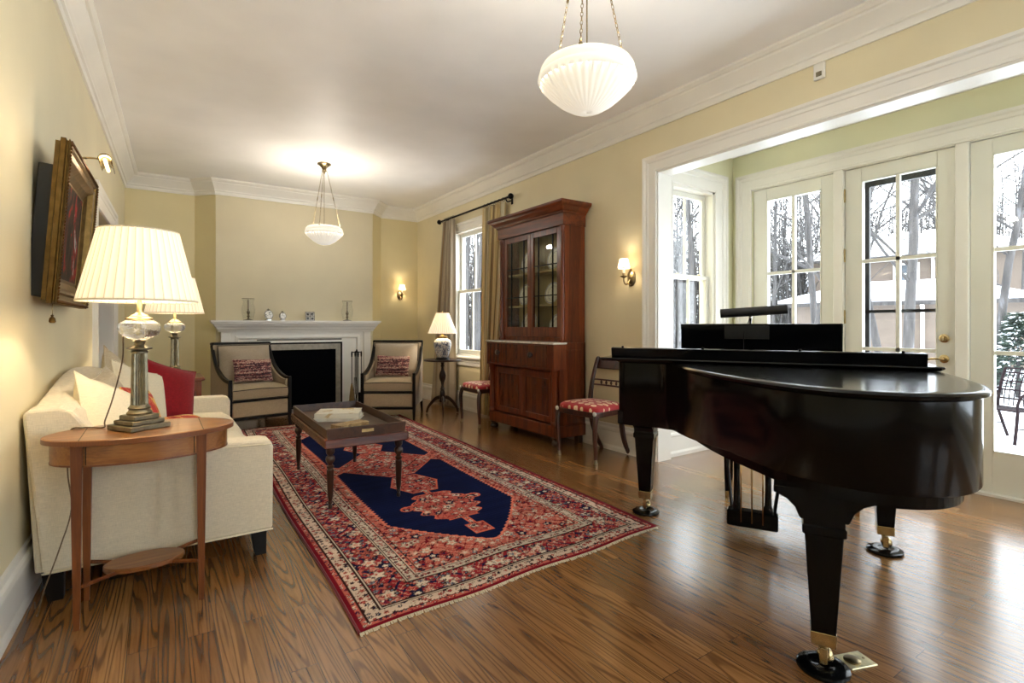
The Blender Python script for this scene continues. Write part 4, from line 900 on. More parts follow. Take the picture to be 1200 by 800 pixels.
# ================================================================ SIDE CHAIRS
sm = base('red_medallion_silk', rough=.6); g = G(sm); v = g.coord('Object', (1, 1.25, 1))
vo = g.n('TexVoronoi'); g.l(v, vo.inputs[0]); vo.voronoi_dimensions = '2D'; vo.inputs['Scale'].default_value = 12; vo.inputs['Randomness'].default_value = .3
ds = g.ramp(vo.outputs['Distance'], [(0, (236, 204, 168)), (.12, (214, 140, 104)), (.18, (238, 214, 180)), (.32, (232, 200, 162)), (.35, (176, 22, 32)), (1, (156, 16, 28))])
g.color(ds); g.b.inputs['Sheen Weight'].default_value = .2; g.bump(g.noise(g.coord(), 300, 2), .1, .002)
def side_chair(label, loc, rz):
    r = thing('side_chair', label, 'chair', loc, rz, None)
    for sx in (-1, 1):
        # sabre front leg with pewter cap
        p = smoothpath([(sx * .225, -.215, .405), (sx * .228, -.235, .33), (sx * .225, -.232, .2), (sx * .222, -.222, .09), (sx * .222, -.222, .02)], 4)
        MB().tube(p, [.024 - .010 * k / (len(p) - 1) for k in range(len(p))], 8, flat=1.1).build('leg', M['chairwood'], r)
        MB().lathe([(0, 0), (.020, 0), (.021, .008), (.017, .018), (.016, .04), (0, .042)], (sx * .222, -.222, 0), 14).build('foot_cap', M['pewter'], r)
        MB().lathe([(0, 0), (.019, .0), (.02, .006), (.012, .012), (0, .013)], seg=16, M=T(sx * .228, -.238, .425) @ RX(PI / 2)).build('rosette', M['marble'], r)
        # rear leg sweeping up into the back post
        p = smoothpath([(sx * .165, .285, 0), (sx * .170, .215, .12), (sx * .180, .165, .27), (sx * .188, .150, .42), (sx * .188, .165, .58), (sx * .186, .200, .73), (sx * .186, .245, .845), (sx * .186, .262, .862)], 5)
        n = len(p); MB().tube(p, [.015 + .006 * math.sin(PI * min(1, k / n * 1.4)) for k in range(n)], 8, flat=1.35).build('leg', M['chairwood'], r)
    q = [(-.235, -.235), (.235, -.235), (.20, .17), (-.20, .17)]; q2 = [(-.20, -.20), (.20, -.20), (.17, .14), (-.17, .14)]
    fr = MB(); fr.loft([[(x, y, .385) for x, y in q], [(x, y, .435) for x, y in q]], True, True, False); fr.build('seat_frame', M['chairwood'], r, bevel=.01)
    se = MB(); rings = []
    for k, (f, z) in enumerate(((1.0, .435), (1.01, .452), (.99, .468), (.90, .482), (.72, .492), (.4, .497), (.05, .499))):
        ring = []
        for i in range(40):
            a = 2 * PI * i / 40; ca, sa = math.cos(a), math.sin(a); e = (abs(ca) ** 5 + abs(sa) ** 5) ** (-1 / 5)
            x, y = ca * e, sa * e; ww = .226 - .020 * y
            ring.append((x * ww * f, -.03 + y * .215 * f, z))
        rings.append(ring)
    se.loft(rings).build('seat', sm, r)
    MB().loft([[(x, y + .012 * (1 - (x / .19) ** 2), z) for y, z in ((.232, .765), (.262, .845), (.27, .858), (.285, .852), (.278, .835), (.248, .758))] for x in [(-.195 + .39 * k / 10) for k in range(11)]]).build('crest_rail', M['chairwood'], r, bevel=.003)
    bk_ = MB()
    for z, y in ((.615, .178), (.662, .188)): bk_.tube([(-.185, y, z), (-.09, y + .01, z), (0, y + .013, z), (.09, y + .01, z), (.185, y, z)], .008, 8)
    for x in (-.09, -.03, .03, .09): bk_.lathe([(.004, -.018), (.011, -.006), (.011, .006), (.004, .018)], (x, .195, .639), 10)
    bk_.build('back_rail', M['chairwood'], r)
    return r
ch1 = side_chair('mahogany side chair with red medallion seat between the cabinet and the piano', (3.245, 3.47, 0), rad(-86))
ch2 = dup(ch1, (3.27, 5.36, 0), rad(-92), 'mahogany side chair with red medallion seat half hidden behind the far side of the cabinet')
for o_ in (ch1, ch2): o_['group'] = 'side chairs with red seats'

# ================================================================ TRIPOD TABLE + PORCELAIN LAMP
tp = thing('tripod_table', 'round dark tilt top tripod table holding the porcelain lamp in front of the window', 'table', (3.10, 6.20, 0), rad(10))
MB().lathe([(0, .700), (.235, .700), (.245, .706), (.247, .715), (.243, .722), (.232, .720), (.225, .716), (0, .716)], seg=48).build('tabletop', M['darkwood'], tp)
MB().lathe([(.012, .16), (.042, .165), (.045, .19), (.036, .20), (.038, .25), (.032, .30), (.022, .32), (.034, .335), (.022, .35), (.016, .38), (.022, .42), (.042, .47), (.046, .51), (.036, .55), (.020, .58), (.016, .62), (.028, .635), (.018, .65), (.022, .68), (.05, .70)], seg=24).build('pedestal', M['darkwood'], tp)
for k in range(3):
    a = rad(-125 + 120 * k); ca, sa = math.cos(a), math.sin(a)
    p = smoothpath([(0.02, .225), (.09, .21), (.16, .15), (.215, .08), (.235, .02), (.238, .008)], 5)
    MB().tube([(q[0] * ca, q[0] * sa, q[1]) for q in [(u[0], u[1]) for u in p]], [.025 - .012 * i / len(p) for i in range(len(p))], 8, flat=.7).build('leg', M['darkwood'], tp)
bw = base('blue_and_white_porcelain', (220, 220, 216), .18); g = G(bw); n = g.noise(g.coord(), 24, 4, .65, 1.2); g.color(g.ramp(n, [(.38, (70, 78, 100)), (.46, (150, 156, 168)), (.52, (226, 224, 214)), (.62, (96, 96, 112)), (.70, (214, 208, 196))]))
pu = thing('porcelain_lamp', 'ginger jar lamp of patterned blue and white porcelain on the tripod table', 'lamp', (3.10, 6.20, .7165))
MB().lathe([(0, 0), (.095, 0), (.10, .008), (.088, .014), (.085, .03), (.075, .034)], seg=28).build('base', M['ebony'], pu)
MB().lathe([(.07, .034), (.078, .05), (.098, .11), (.115, .18), (.118, .22), (.105, .255), (.075, .275), (.062, .285)], seg=36).build('jar', bw, pu)
MB().lathe([(.064, .285), (.068, .29), (.066, .31), (.02, .315), (.012, .33), (.01, .37), (.006, .42)], seg=24).build('collar', M['castgold'], pu)
pl = lambda a: 1 + .016 * (abs((a * 30 / PI) % 2 - 1) - .5)
MB().lathe([(.19, .345), (.187, .352), (.085, .608), (.083, .614)], seg=180, rmod=pl, cap=False).build('lamp_shade', M['shade'], pu, solid=.0015)
MB().tube([(0, 0, .42), (0, 0, .62)], .002, 6).lathe([(.006, .62), (.008, .632), (.004, .645), (0, .65)], seg=10).build('finial', M['brass'], pu)
MB().lathe([(0, .41), (.02, .43), (.025, .455), (.01, .49), (0, .492)], seg=14).build('bulb', M['bulb'], pu)
lamp_point('bulb_light', (0, 0, .52), 3.5, .03, (1, .86, .68), pu)
# ================================================================ CURTAINS
cm_ = base('striped_silk_curtain', rough=.55, spec=.3); g = G(cm_); at_ = g.n('Attribute'); at_.attribute_name = 'stripe'; g.color(at_.outputs['Color']); g.b.inputs['Sheen Weight'].default_value = .3
g.bump(g.noise(g.coord('Object', (.5, .5, 1)), 160, 2), .1, .002)
tr_ = g.n('BsdfTranslucent'); g.l(at_.outputs['Color'], tr_.inputs[0]); mx_ = g.n('MixShader'); mx_.inputs[0].default_value = .3; g.l(g.b.outputs[0], mx_.inputs[1]); g.l(tr_.outputs[0], mx_.inputs[2]); g.l(mx_.outputs[0], g.t.nodes['Material Output'].inputs[0])
def curtain(name, label, yt0, yt1, yb0, yb1, x, pal, folds, seed):
    n, mz = 90, 26; V = []; colr = []; rnd = random.Random(seed)
    for j in range(mz + 1):
        t = j / mz; z = 2.665 - (2.665 - .03) * t
        y0 = yt0 + (yb0 - yt0) * t; y1 = yt1 + (yb1 - yt1) * t
        for i in range(n + 1):
            s_ = i / n; ph = 2 * PI * folds * s_ + .5 * math.sin(3 * t + seed)
            amp = .026 + .016 * t
            V.append((x + amp * math.sin(ph) + .008 * math.sin(ph * 2.3 + 2 * t), y0 + (y1 - y0) * s_ + .01 * math.sin(ph * 2), z))
            colr.append(pal[int(s_ * 22) % len(pal)])
    root = thing(name, label, 'curtain', (x, (yt0 + yt1) / 2, .03), 0, 'striped silk curtains at the window')
    fs = [(j * (n + 1) + i, j * (n + 1) + i + 1, (j + 1) * (n + 1) + i + 1, (j + 1) * (n + 1) + i) for j in range(mz) for i in range(n)]
    m_ = MB(); m_.add(V, fs, True); o = m_.build('drape', cm_, root, True, merge=False, solid=.003)
    ca = o.data.color_attributes.new('stripe', 'FLOAT_COLOR', 'POINT')
    for k, c_ in enumerate(colr): ca.data[k].color = srgb(*c_)
    rg = MB()
    for k in range(folds): yy = yt0 + (yt1 - yt0) * (k + .4) / folds; rg.tube([(x + .022 * math.cos(a), yy, 2.695 + .022 * math.sin(a)) for a in (2 * PI * q / 14 for q in range(15))], .0028, 5, caps=False)
    rg.build('ring', M['iron'], root, True); return root
gold, tan, tp_, br_ = (232, 212, 160), (244, 236, 210), (192, 178, 152), (160, 132, 92)
curtain('curtain', 'grey and taupe striped curtain left of the window behind the porcelain lamp', 6.53, 6.84, 6.50, 7.24, 3.45, [tp_, (166, 152, 132), (196, 184, 164), tp_, br_], 5, 1)
curtain('curtain', 'gold striped curtain right of the window beside the cabinet', 5.27, 5.79, 5.55, 5.80, 3.47, [gold, tan, gold, br_, (196, 182, 146), gold], 6, 2)
rd = thing('curtain_rod', 'black iron curtain rod with ball finials above the window', 'curtain rod', (3.45, 6.05, 2.695))
rb = MB().tube([(3.45, 5.16, 2.695), (3.45, 6.96, 2.695)], .0125, 12)
rb.build('rod', M['iron'], rd, True)
for y, s_ in ((5.16, -1), (6.96, 1)): MB().lathe([(.012, 0), (.02, .006), (.012, .014), (.030, .03), (.036, .045), (.030, .062), (.012, .072), (0, .075)], seg=16, M=T(3.45, y, 2.695) @ RX(s_ * -PI / 2)).build('finial', M['iron'], rd, True)
for y in (5.22, 6.90): MB().tube(smoothpath([(3.45, y, 2.68), (3.47, y, 2.655), (3.50, y, 2.66), (RXW, y, 2.68)], 4), .008, 8).box(RXW - .008, RXW, y - .018, y + .018, 2.63, 2.73, .002).build('bracket', M['iron'], rd, True)

# ================================================================ SCONCES
def sconce(name, label, loc, rz, arm_out=.11):
    r = thing(name, label, 'sconce', loc, rz, 'brass candle sconces')
    Ms = RX(PI / 2) @ Matrix.Diagonal((.62, 1, 1, 1))
    MB(Ms).lathe([(0, .0), (.078, .0), (.080, .006), (.066, .013), (.060, .010), (.045, .018), (.02, .024), (0, .026)], seg=32).build('backplate', M['antiquebrass'], r)
    MB().tube(smoothpath([(0, -.02, -.02), (0, -.05, -.055), (0, -arm_out + .02, -.062), (0, -arm_out, -.035), (0, -arm_out, .0)], 6), .007, 10).lathe([(.006, -.01), (.03, .004), (.033, .010), (.012, .012), (.014, .03), (.013, .035)], (0, -arm_out, 0), 20).build('arm', M['antiquebrass'], r)
    MB().lathe([(.0115, .03), (.0115, .085), (0, .087)], (0, -arm_out, 0), 14).build('candle_sleeve', M['marble'], r)
    MB().lathe([(.056, .078), (.054, .083), (.037, .158), (.036, .162)], (0, -arm_out, 0), 40, cap=False).build('lamp_shade', M['shade_s'], r, solid=.0012)
    MB().lathe([(.0565, .075), (.0575, .075), (.0572, .082), (.0562, .082)], (0, -arm_out, 0), 32, cap=False).build('shade_trim', M['antiquebrass'], r)
    MB().lathe([(0, .088), (.009, .098), (.009, .115), (0, .135)], (0, -arm_out, 0), 12).build('bulb', M['bulb'], r)
    lamp_point('bulb_light', (0, -arm_out, .12), 1.6, .012, (1, .85, .64), r); return r
M['shade_s'] = shade_mat('sconce_shade', 2.0, (255, 232, 190))
sc1 = sconce('wall_sconce', 'brass wall sconce with a small white shade between the cabinet and the bay opening', (RXW, 3.30, 1.60), rad(-90), .10)
sc2 = dup(sc1, (3.235, YB, 1.655), 0, 'brass wall sconce with a small white shade on the back wall right of the fireplace')

# ================================================================ PENDANTS
def pendant(name, label, loc):
    r = thing(name, label, 'ceiling light', loc, 0, 'milk glass bowl pendants')
    bowl = [(0, -.945), (.03, -.945), (.07, -.935), (.12, -.905), (.17, -.862), (.205, -.825), (.213, -.808), (.210, -.795), (.204, -.790), (.206, -.782), (.202, -.765), (.192, -.748), (.182, -.742)]
    rib = lambda a: 1 - .035 * abs(math.cos(a * 18)) ** 3
    b_ = MB(); b_.lathe([(q, z) for q, z in bowl[:6]], seg=216, rmod=rib, cap=False); b_.lathe(bowl[5:], seg=72, cap=False)
    b_.build('glass_bowl', M['glassbowl'], r, solid=.004)
    MB().lathe([(0, 0), (.075, 0), (.078, -.012), (.06, -.02), (.05, -.03), (.03, -.05), (.022, -.075), (.028, -.085), (.012, -.10), (.01, -.115), (0, -.118)], seg=28).build('canopy', M['antiquebrass'], r)
    for k in range(3):
        a = rad(100 + 120 * k) + YAW * 0; ca, sa = math.cos(a), math.sin(a)
        p0 = Vector((.025 * ca, .025 * sa, -.06)); p1 = Vector((.186 * ca, .186 * sa, -.735)); ch = MB(); n = 34
        for i in range(n):
            q0 = p0.lerp(p1, i / n); q1 = p0.lerp(p1, (i + 1) / n); mid = (q0 + q1) / 2; d_ = (q1 - q0).normalized(); s_ = d_.cross(Vector((ca, sa, 0)) if i % 2 else Vector((-sa, ca, .3))).normalized()
            L = (q1 - q0).length * .62
            ch.tube([mid + d_ * L * math.cos(t_) + s_ * .0052 * math.sin(t_) for t_ in (2 * PI * u / 8 for u in range(9))], .0017, 4, caps=False)
        ch.tube([p0.lerp(p1, .47), p0.lerp(p1, .53)], .006, 8)
        ch.build('chain', M['antiquebrass'], r)
        MB().tube([p1 + Vector((.012 * math.cos(t_) * ca, .012 * math.cos(t_) * sa, .012 * math.sin(t_))) for t_ in (2 * PI * u / 10 for u in range(11))], .0025, 5, caps=False).lathe([(.009, -.012), (.009, -.004), (.005, 0)], tuple(p1), 10).build('hook', M['antiquebrass'], r)
    MB().lathe([(0, -.86), (.02, -.85), (.03, -.82), (.02, -.79), (.012, -.78), (0, -.78)], seg=14).tube([(0, 0, -.11), (0, 0, -.78)], .0035, 6).build('lamp_holder', M['antiquebrass'], r)
    lamp_point('bulb_light', (0, 0, -.70), 9.5, .05, (1, .94, .86), r); 
    return r
pn = pendant('pendant_light', 'milk glass bowl pendant hung on three chains near the camera', (1.557, 1.711, CEIL))
dup(pn, (1.603, 6.26, CEIL), rad(20), 'milk glass bowl pendant hung on three chains in front of the fireplace')

# ================================================================ MANTEL PIECES, FIRE TOOLS
MZ = 1.235
def hurricane(label, x):
    r = thing('hurricane_candlestick', label, 'candlestick', (x, 7.64, MZ), 0, 'glass hurricane candlesticks on the mantel')
    MB().lathe([(0, 0), (.06, 0), (.062, .006), (.03, .014), (.012, .022), (.009, .04), (.02, .055), (.01, .07), (.014, .085), (.022, .11), (.012, .13), (.01, .15)], seg=24).build('stem', M['pewter'], r)
    MB().lathe([(.0105, .14), (.0105, .272), (0, .275)], seg=12).build('candle', M['candle'], r)
    MB().lathe([(.052, .02), (.056, .05), (.066, .10), (.068, .15), (.055, .21), (.05, .24), (.062, .285)], seg=28, cap=False, M=Matrix.Diagonal((1.2, 1.2, 1, 1))).build('glass_shade', M['thinglass'], r)
    MB().lathe([(.074, .284), (.077, .284), (.077, .288), (.074, .288)], seg=28, cap=False).build('rim', M['pewter'], r); return r
M['candle'] = base('grey_taper_candle', (150, 138, 118), .6); _g = G(M['candle']); _g.color(_g.ramp(_g.noise(_g.coord(), 30, 2), [(.3, (136, 124, 106)), (.7, (160, 148, 128))]))
hurricane('glass hurricane candlestick at the left end of the mantel', .986); hurricane('glass hurricane candlestick at the right end of the mantel', 2.283)
dial = base('clock_dial', (230, 228, 220), .4); _g = G(dial); _g.color(_g.ramp(_g.noise(_g.coord(), 70, 2), [(.36, (90, 88, 86)), (.44, (232, 230, 222))]))
def clock(label, x, r_, rz):
    r = thing('mantel_clock', label, 'clock', (x, 7.66, MZ), rad(rz), 'small silver clocks on the mantel')
    Mc = T(0, 0, r_ + .012) @ RX(PI / 2 + rad(-8))
    MB(Mc).lathe([(0, -.016), (r_ * .9, -.016), (r_, -.006), (r_, .006), (r_ * .9, .012), (r_ * .84, .008), (0, .008)], seg=32).build('case', M['silver'], r)
    MB(Mc).lathe([(0, .0085), (r_ * .82, .0085), (r_ * .82, .0095), (0, .0095)], seg=32).build('dial', dial, r)
    h = MB(Mc).box(-.0018, .0018, 0, r_ * .6, .0095, .011).box(0, r_ * .42, -.0018, .0018, .0095, .011); h.build('hand', M['ebony'], r)
    MB().lathe([(.008, 0), (.014, .006), (.008, .014), (.004, .02)], (0, 0, 2 * r_ + .008), 12).tube([(-.02, .01, 2 * r_ + .018), (0, .004, 2 * r_ + .028), (.02, .01, 2 * r_ + .018)], .004, 8).build('crown', M['pewter'], r)
    MB().box(-r_ * .6, r_ * .6, -.012, .03, 0, .014, .003).build('foot', M['silver'], r)
clock('larger of the two small round silver clocks on the mantel', 1.235, .064, 26); clock('smaller of the two small round silver clocks on the mantel', 1.41, .050, 20)
pf = thing('photo_frame', 'small square silver frame holding four pictures on the mantel', 'picture frame', (1.771, 7.66, MZ), rad(4))
Mf = RX(rad(-8)); f_ = MB(Mf)
f_.box(-.062, .062, -.006, .006, 0, .008).box(-.062, .062, -.006, .006, .116, .124).box(-.062, -.054, -.006, .006, .008, .116).box(.054, .062, -.006, .006, .008, .116).box(-.004, .004, -.005, .004, .008, .116).box(-.054, .054, -.005, .004, .058, .066).box(-.02, .02, 0, .05, 0, .006)
f_.build('frame', M['silver'], pf)
MB(Mf).box(-.055, .055, .0, .003, .006, .118).build('mat_board', M['marble'], pf)
ph_ = base('dark_photograph', (50, 50, 52), .4); _g = G(ph_); _g.color(_g.ramp(_g.noise(_g.coord(), 60, 3), [(.42, (30, 30, 32)), (.55, (90, 88, 86)), (.62, (210, 208, 204))]))
for x in (-.029, .029):
    for z in (.033, .091): MB(Mf).box(x - .017, x + .017, -.002, .0, z - .017, z + .017).build('photograph', ph_, pf)
ft = thing('fireplace_tools', 'black iron fireplace tool stand with shovel, poker and brush right of the hearth', 'fireplace tools', (2.345, 7.40, .022))
MB().lathe([(0, 0), (.10, 0), (.10, .012), (.04, .018), (.012, .03), (.008, .06), (.008, .76), (.014, .77), (.010, .80), (0, .81)], seg=24).build('stand', M['iron'], ft)
cr = MB(); 
for a in (0, 90): cr.tube([(-.075 * math.cos(rad(a)), -.075 * math.sin(rad(a)), .765), (.075 * math.cos(rad(a)), .075 * math.sin(rad(a)), .765)], .007, 8)
cr.build('crossbar', M['iron'], ft)
for nm, x, y, kind in (('brush', -.07, 0, 0), ('shovel', .065, 0, 1), ('poker', 0, -.07, 2), ('tongs', 0, .07, 3)):
    t_ = MB().tube([(x, y, .30 if kind == 0 else .16), (x, y, .72)], .006, 8).lathe([(.009, .70), (.012, .74), (.008, .77), (0, .785)], (x, y, 0), 10)
    if kind == 1: t_.box(x - .045, x + .045, y - .004, y + .004, .05, .19, .002).box(x - .045, x - .04, y - .02, y + .004, .05, .17).box(x + .04, x + .045, y - .02, y + .004, .05, .17)
    if kind == 2: t_.tube([(x, y, .16), (x, y, .06), (x, y - .02, .04)], .005, 6)
    if kind == 3: t_.tube([(x - .012, y, .40), (x - .02, y, .2), (x - .004, y, .06)], .004, 6).tube([(x + .012, y, .40), (x + .02, y, .2), (x + .004, y, .06)], .004, 6)
    t_.build(nm, M['iron'], ft)
br2 = fabric('straw_bristle', (150, 122, 78), .3)
MB().loft([[(-.07 + a * r_, b_ * r_ * .5, z) for a, b_ in ((1, 0), (.7, .7), (0, 1), (-.7, .7), (-1, 0), (-.7, -.7), (0, -1), (.7, -.7))] for r_, z in ((.042, .03), (.034, .15), (.020, .27), (.008, .33))]).build('bristles', br2, ft)
# ================================================================ GRAND PIANO  local x: treble -> bass, local y: keyboard -> tail
PU = Vector((.475, -.88)).normalized(); PA = math.atan2(PU.y, PU.x)      # local x axis in the world
gp = thing('grand_piano', 'black lacquered grand piano with its lid closed and front flap folded back', 'piano', (2.821, 1.695, 0), PA)
# local y (u x) : world (-.88,-.475) is x rotated by -90deg, so local +y points away from the tail -> use Y = -v
def pz(poly): return [(u, -v) for u, v in poly]
def dense(ctrl, n=8, closed_pts=True):
    return [(p[0], p[1]) for p in smoothpath([(a, b_, 0) for a, b_ in ctrl], n)]
bent = dense([(-.735, .10), (-.735, .18), (-.70, .215), (-.60, .222), (-.50, .226), (-.435, .26), (-.385, .36), (-.325, .53), (-.245, .72), (-.135, .92), (.0, 1.11), (.13, 1.27), (.28, 1.375), (.43, 1.405), (.57, 1.36), (.675, 1.24), (.725, 1.06), (.735, .85), (.735, .6)], 6)
body = bent + [(.735, .10)]
def inset(poly, d):
    n = len(poly); out = []
    for i in range(n):
        a, b_, c_ = Vector(poly[i - 1]), Vector(poly[i]), Vector(poly[(i + 1) % n])
        t = (c_ - a); t = t.normalized() if t.length > 1e-9 else Vector((1, 0)); out.append(tuple(b_ + Vector((t.y, -t.x)) * d))
    return out
# which side is inside?
_t = inset(body, .05); cxm = sum(p[0] for p in body) / len(body)
SG = 1 if max(p[0] for p in _t) < max(p[0] for p in body) else -1
ins = lambda d: inset(body, SG * d)
Z0, Z1 = .668, .950
zb = lambda y: .577 if -y < .24 else (.577 + (Z0 - .577) * min(1, max(0, (-y - .24) / .80)) ** .8)
b_ = MB(); b_.loft([[(x, y, zb(y)) for x, y in pz(ins(.004))], [(x, y, zb(y) + .006) for x, y in pz(body)], [(x, y, Z1 - .004) for x, y in pz(body)], [(x, y, Z1) for x, y in pz(ins(.004))]])
b_.build('case', M['piano'], gp)
low = [q for q in ins(.045) if q[1] > .62]; low = low + [(.69, .62), (-.24, .62)]; MB().prism(pz(low), .618, Z0 + .002).build('soundboard_frame', M['piano'], gp)
# key arms, keybed, fallboard, keys
kb = MB(); kb.box(-.735, -.665, -.10, .36, .577, .90, .012).box(.665, .735, -.10, .36, .577, .90, .012).box(-.735, .735, -.215, .36, .577, .66, .006)
kb.box(-.665, .665, .32, .345, .66, .70, .004)
kb.build('keybed', M['piano'], gp)
MB().box(-.66, .66, .07, .10, .66, .86, .006).build('fallboard', M['piano'], gp)
ivory = base('ivory_keys', (232, 226, 208), .25); _g = G(ivory); _g.color(_g.ramp(_g.noise(_g.coord(), 10, 2), [(.3, (224, 217, 198)), (.7, (238, 233, 218))]))
wk = MB(); 
for i in range(52): x = -.612 + i * .0235; wk.box(x + .0005, x + .023, .12, .27, .66, .70, .001)
tag(wk.build('white_keys', ivory, gp), kind='stuff')
bk = MB()
for i in range(51):
    if (i % 7) in (2, 6): continue
    x = -.612 + (i + 1) * .0235; bk.box(x - .0055, x + .0055, .12, .215, .70, .712, .001)
tag(bk.build('black_keys', M['piano'], gp), kind='stuff')
# lid with rounded edge
def out(d): return inset(body, -SG * d)
L = MB(); L.loft([[(x, y, .950) for x, y in pz(out(.010))], [(x, y, .954) for x, y in pz(out(.018))], [(x, y, .964) for x, y in pz(out(.020))], [(x, y, .971) for x, y in pz(out(.012))], [(x, y, .973) for x, y in pz(out(.0))], [(x, y, .9735) for x, y in pz(ins(.03))]])
L.build('lid', M['piano'], gp)
# front flap folded back on the lid
F = MB(); F.loft([[(-.745, -.10, .9735), (.745, -.10, .9735), (.745, -.47, .9735), (-.745, -.47, .9735)], [(-.76, -.09, .985), (.76, -.09, .985), (.76, -.485, .985), (-.76, -.485, .985)], [(-.755, -.09, .992), (.755, -.09, .992), (.755, -.48, .992), (-.755, -.48, .992)]], smooth=False)
F.build('lid_flap', M['piano'], gp, bevel=.002)
sl = MB(M=T(0, -.43, .992) @ RX(rad(10))).box(-.70, .705, -.02, .0, 0, .058, .003)
slo = sl.build('lid_prop_rail', M['piano'], gp)
for x in (-.64, -.22, .22, .62): MB().lathe([(.006, 0), (.007, .005), (.004, .008), (0, .009)], (x, -.44, 1.048), 10).build('rubber_buffer', M['iron'], slo)
# music desk
md = MB(M=T(0, -.05, .975) @ RX(rad(8))); md.box(-.39, .425, -.006, .012, 0, .205, .003); md.box(-.36, .40, .012, .11, 0, .012)
mdo = md.build('music_desk', M['piano'], gp)
for x in (.10,): MB(M=T(0, -.05, .975) @ RX(rad(8))).box(x - .25, x - .02, -.01, -.005, .12, .195, .002).build('desk_plate', M['blackmat'], gp)
# legs with casters
def leg(u, v, brk=True, ang=0, top=.60):
    r = .062; q = lambda h, z: [(u + a * h, -v + c_ * h, z) for a, c_ in ((-1, -1), (1, -1), (1, 1), (-1, 1))]
    lo_ = MB().loft([q(.036, .135), q(.056, .47), q(.064, .475), q(.064, .50), q(.060, .505), q(.060, top)], smooth=False).build('leg', M['piano'], gp, bevel=.003)
    MB().loft([q(.037, .095), q(.0385, .14)], smooth=False).build('ferrule', M['brass'], lo_, bevel=.002)
    ca = MB(); ca.lathe([(.012, .03), (.016, .045), (.020, .05), (.02, .06), (.014, .065), (.014, .10)], (u, -v, 0), 16)
    ca.lathe([(0, -.012), (.024, -.012), (.028, -.006), (.028, .006), (.024, .012), (0, .012)], seg=20, M=T(u + .008, -v + .006, .048) @ RZ(.6) @ RY(PI / 2)).box(u - .012, u + .012, -v - .03, -v - .022, .03, .085, .002)
    ca.build('caster', M['brass'], lo_)
    MB().lathe([(0, .0), (.078, .0), (.082, .006), (.080, .014), (.06, .022), (.035, .022), (.028, .018), (0, .018)], (u, -v, 0), 32).build('caster_cup', M['piano'], lo_)
    return lo_
leg(-.615, .0); leg(.615, .0); leg(.27, 1.22, top=.62)
br_m = MB(); sh_ = [(-.205, .60), (-.205, .588), (-.19, .586), (-.15, .578), (-.11, .56), (-.085, .535), (-.073, .505), (-.068, .50), (.068, .50), (.073, .505), (.085, .535), (.11, .56), (.15, .578), (.19, .586), (.205, .588), (.205, .60)]
br_m.loft([[(.27 + max(a, -.15), -1.22 - y, z + .021) for a, z in sh_] for y in (-.058, .058)], smooth=False).build('leg_bracket', M['piano'], gp, bevel=.002)
for u in (-.615, .615): MB().loft([[(u + y, .0 - a * .7, z - .02) for a, z in sh_] for y in (-.058, .058)], smooth=False).build('leg_bracket', M['piano'], gp, bevel=.002)
# pedal lyre
ly = MB().box(-.135, .125, -.115, -.045, .045, .135, .006).build('pedal_box', M['piano'], gp)
for x in (-.085, .075):
    s_ = 1 if x > 0 else -1
    MB().lathe([(.024, .135), (.027, .15), (.018, .175), (.016, .30), (.018, .58)], (x, -.075, 0), 16).build('lyre_post', M['piano'], gp)
    MB().tube([(x + s_ * .03, -.02, .12), (x + s_ * .065, .10, .36), (x + s_ * .075, .14, .60)], .010, 8).build('lyre_brace', M['piano'], gp)
for x in (-.06, -.005, .05): MB().tube([(x, -.118, .075), (x, -.118, .59)], .0045, 8).build('pedal_rod', M['brass'], gp)
for x in (-.06, -.005, .05): MB().box(x - .012, x + .012, -.05, .05, .05, .058, .003).build('pedal', M['brass'], gp)
# piano lamp on the music desk
pla = thing('piano_lamp', 'black tubular piano lamp standing behind the music desk', 'lamp', (2.821, 1.695, .996), PA)
b_ = MB()
b_.box(-.045, .045, .005, .055, .0, .012, .004); b_.build('base', M['blackmat'], pla)
MB().tube(smoothpath([(-.025, .03, .01), (-.025, .03, .15), (-.02, .028, .20), (-.015, -.0, .245)], 6), .007, 10).lathe([(.011, .215), (.012, .235), (.008, .25)], (-.018, .02, 0), 12).build('stem', M['silver'], pla)
lt = MB(); lt.tube([(-.175, -.03, .242), (.17, -.03, .262)], .026, 20); lt.build('lamp_shade', M['blackmat'], pla)
MB().tube(smoothpath([(-.025, .028, .22), (-.03, .0, .19), (-.045, -.075, .15), (-.05, -.085, .05), (-.05, -.08, -.004)], 5), .0022, 6).build('cord', M['iron'], pla)
# bench
bn = thing('piano_bench', 'black piano bench with brass tipped legs behind the piano', 'bench', (2.821 + .475 * .18 + .88 * .67, 1.695 - .88 * .18 + .475 * .67, 0), PA)
MB().box(-.40, .40, -.17, .17, .44, .49, .012).build('seat', M['blackmat'], bn); MB().box(-.385, .385, -.155, .155, .37, .44, .003).build('apron', M['piano'], bn)
for sx in (-1, 1):
    for sy in (-1, 1):
        q = lambda h, z: [(sx * .37 + a * h, sy * .14 + c_ * h, z) for a, c_ in ((-1, -1), (1, -1), (1, 1), (-1, 1))]
        lg = MB().loft([q(.013, .05), q(.021, .37)], smooth=False).build('leg', M['piano'], bn); MB().loft([q(.0115, 0), q(.0135, .05)], smooth=False).build('foot_cap', M['brass'], lg)

# ================================================================ OUTSIDE
gr = MB(); GZ0 = -.42
gr.add([(-60, -60, GZ0), (140, -60, GZ0), (140, 120, GZ0), (-60, 120, GZ0)], [(0, 1, 2, 3)]); struct(gr.build('ground_snow', M['snow'], merge=False))
struct(MB().box(-.9, DX + .3, YF - .2, 8.25, GZ0 - .05, -.101).build('trim_foundation', M['stone']))
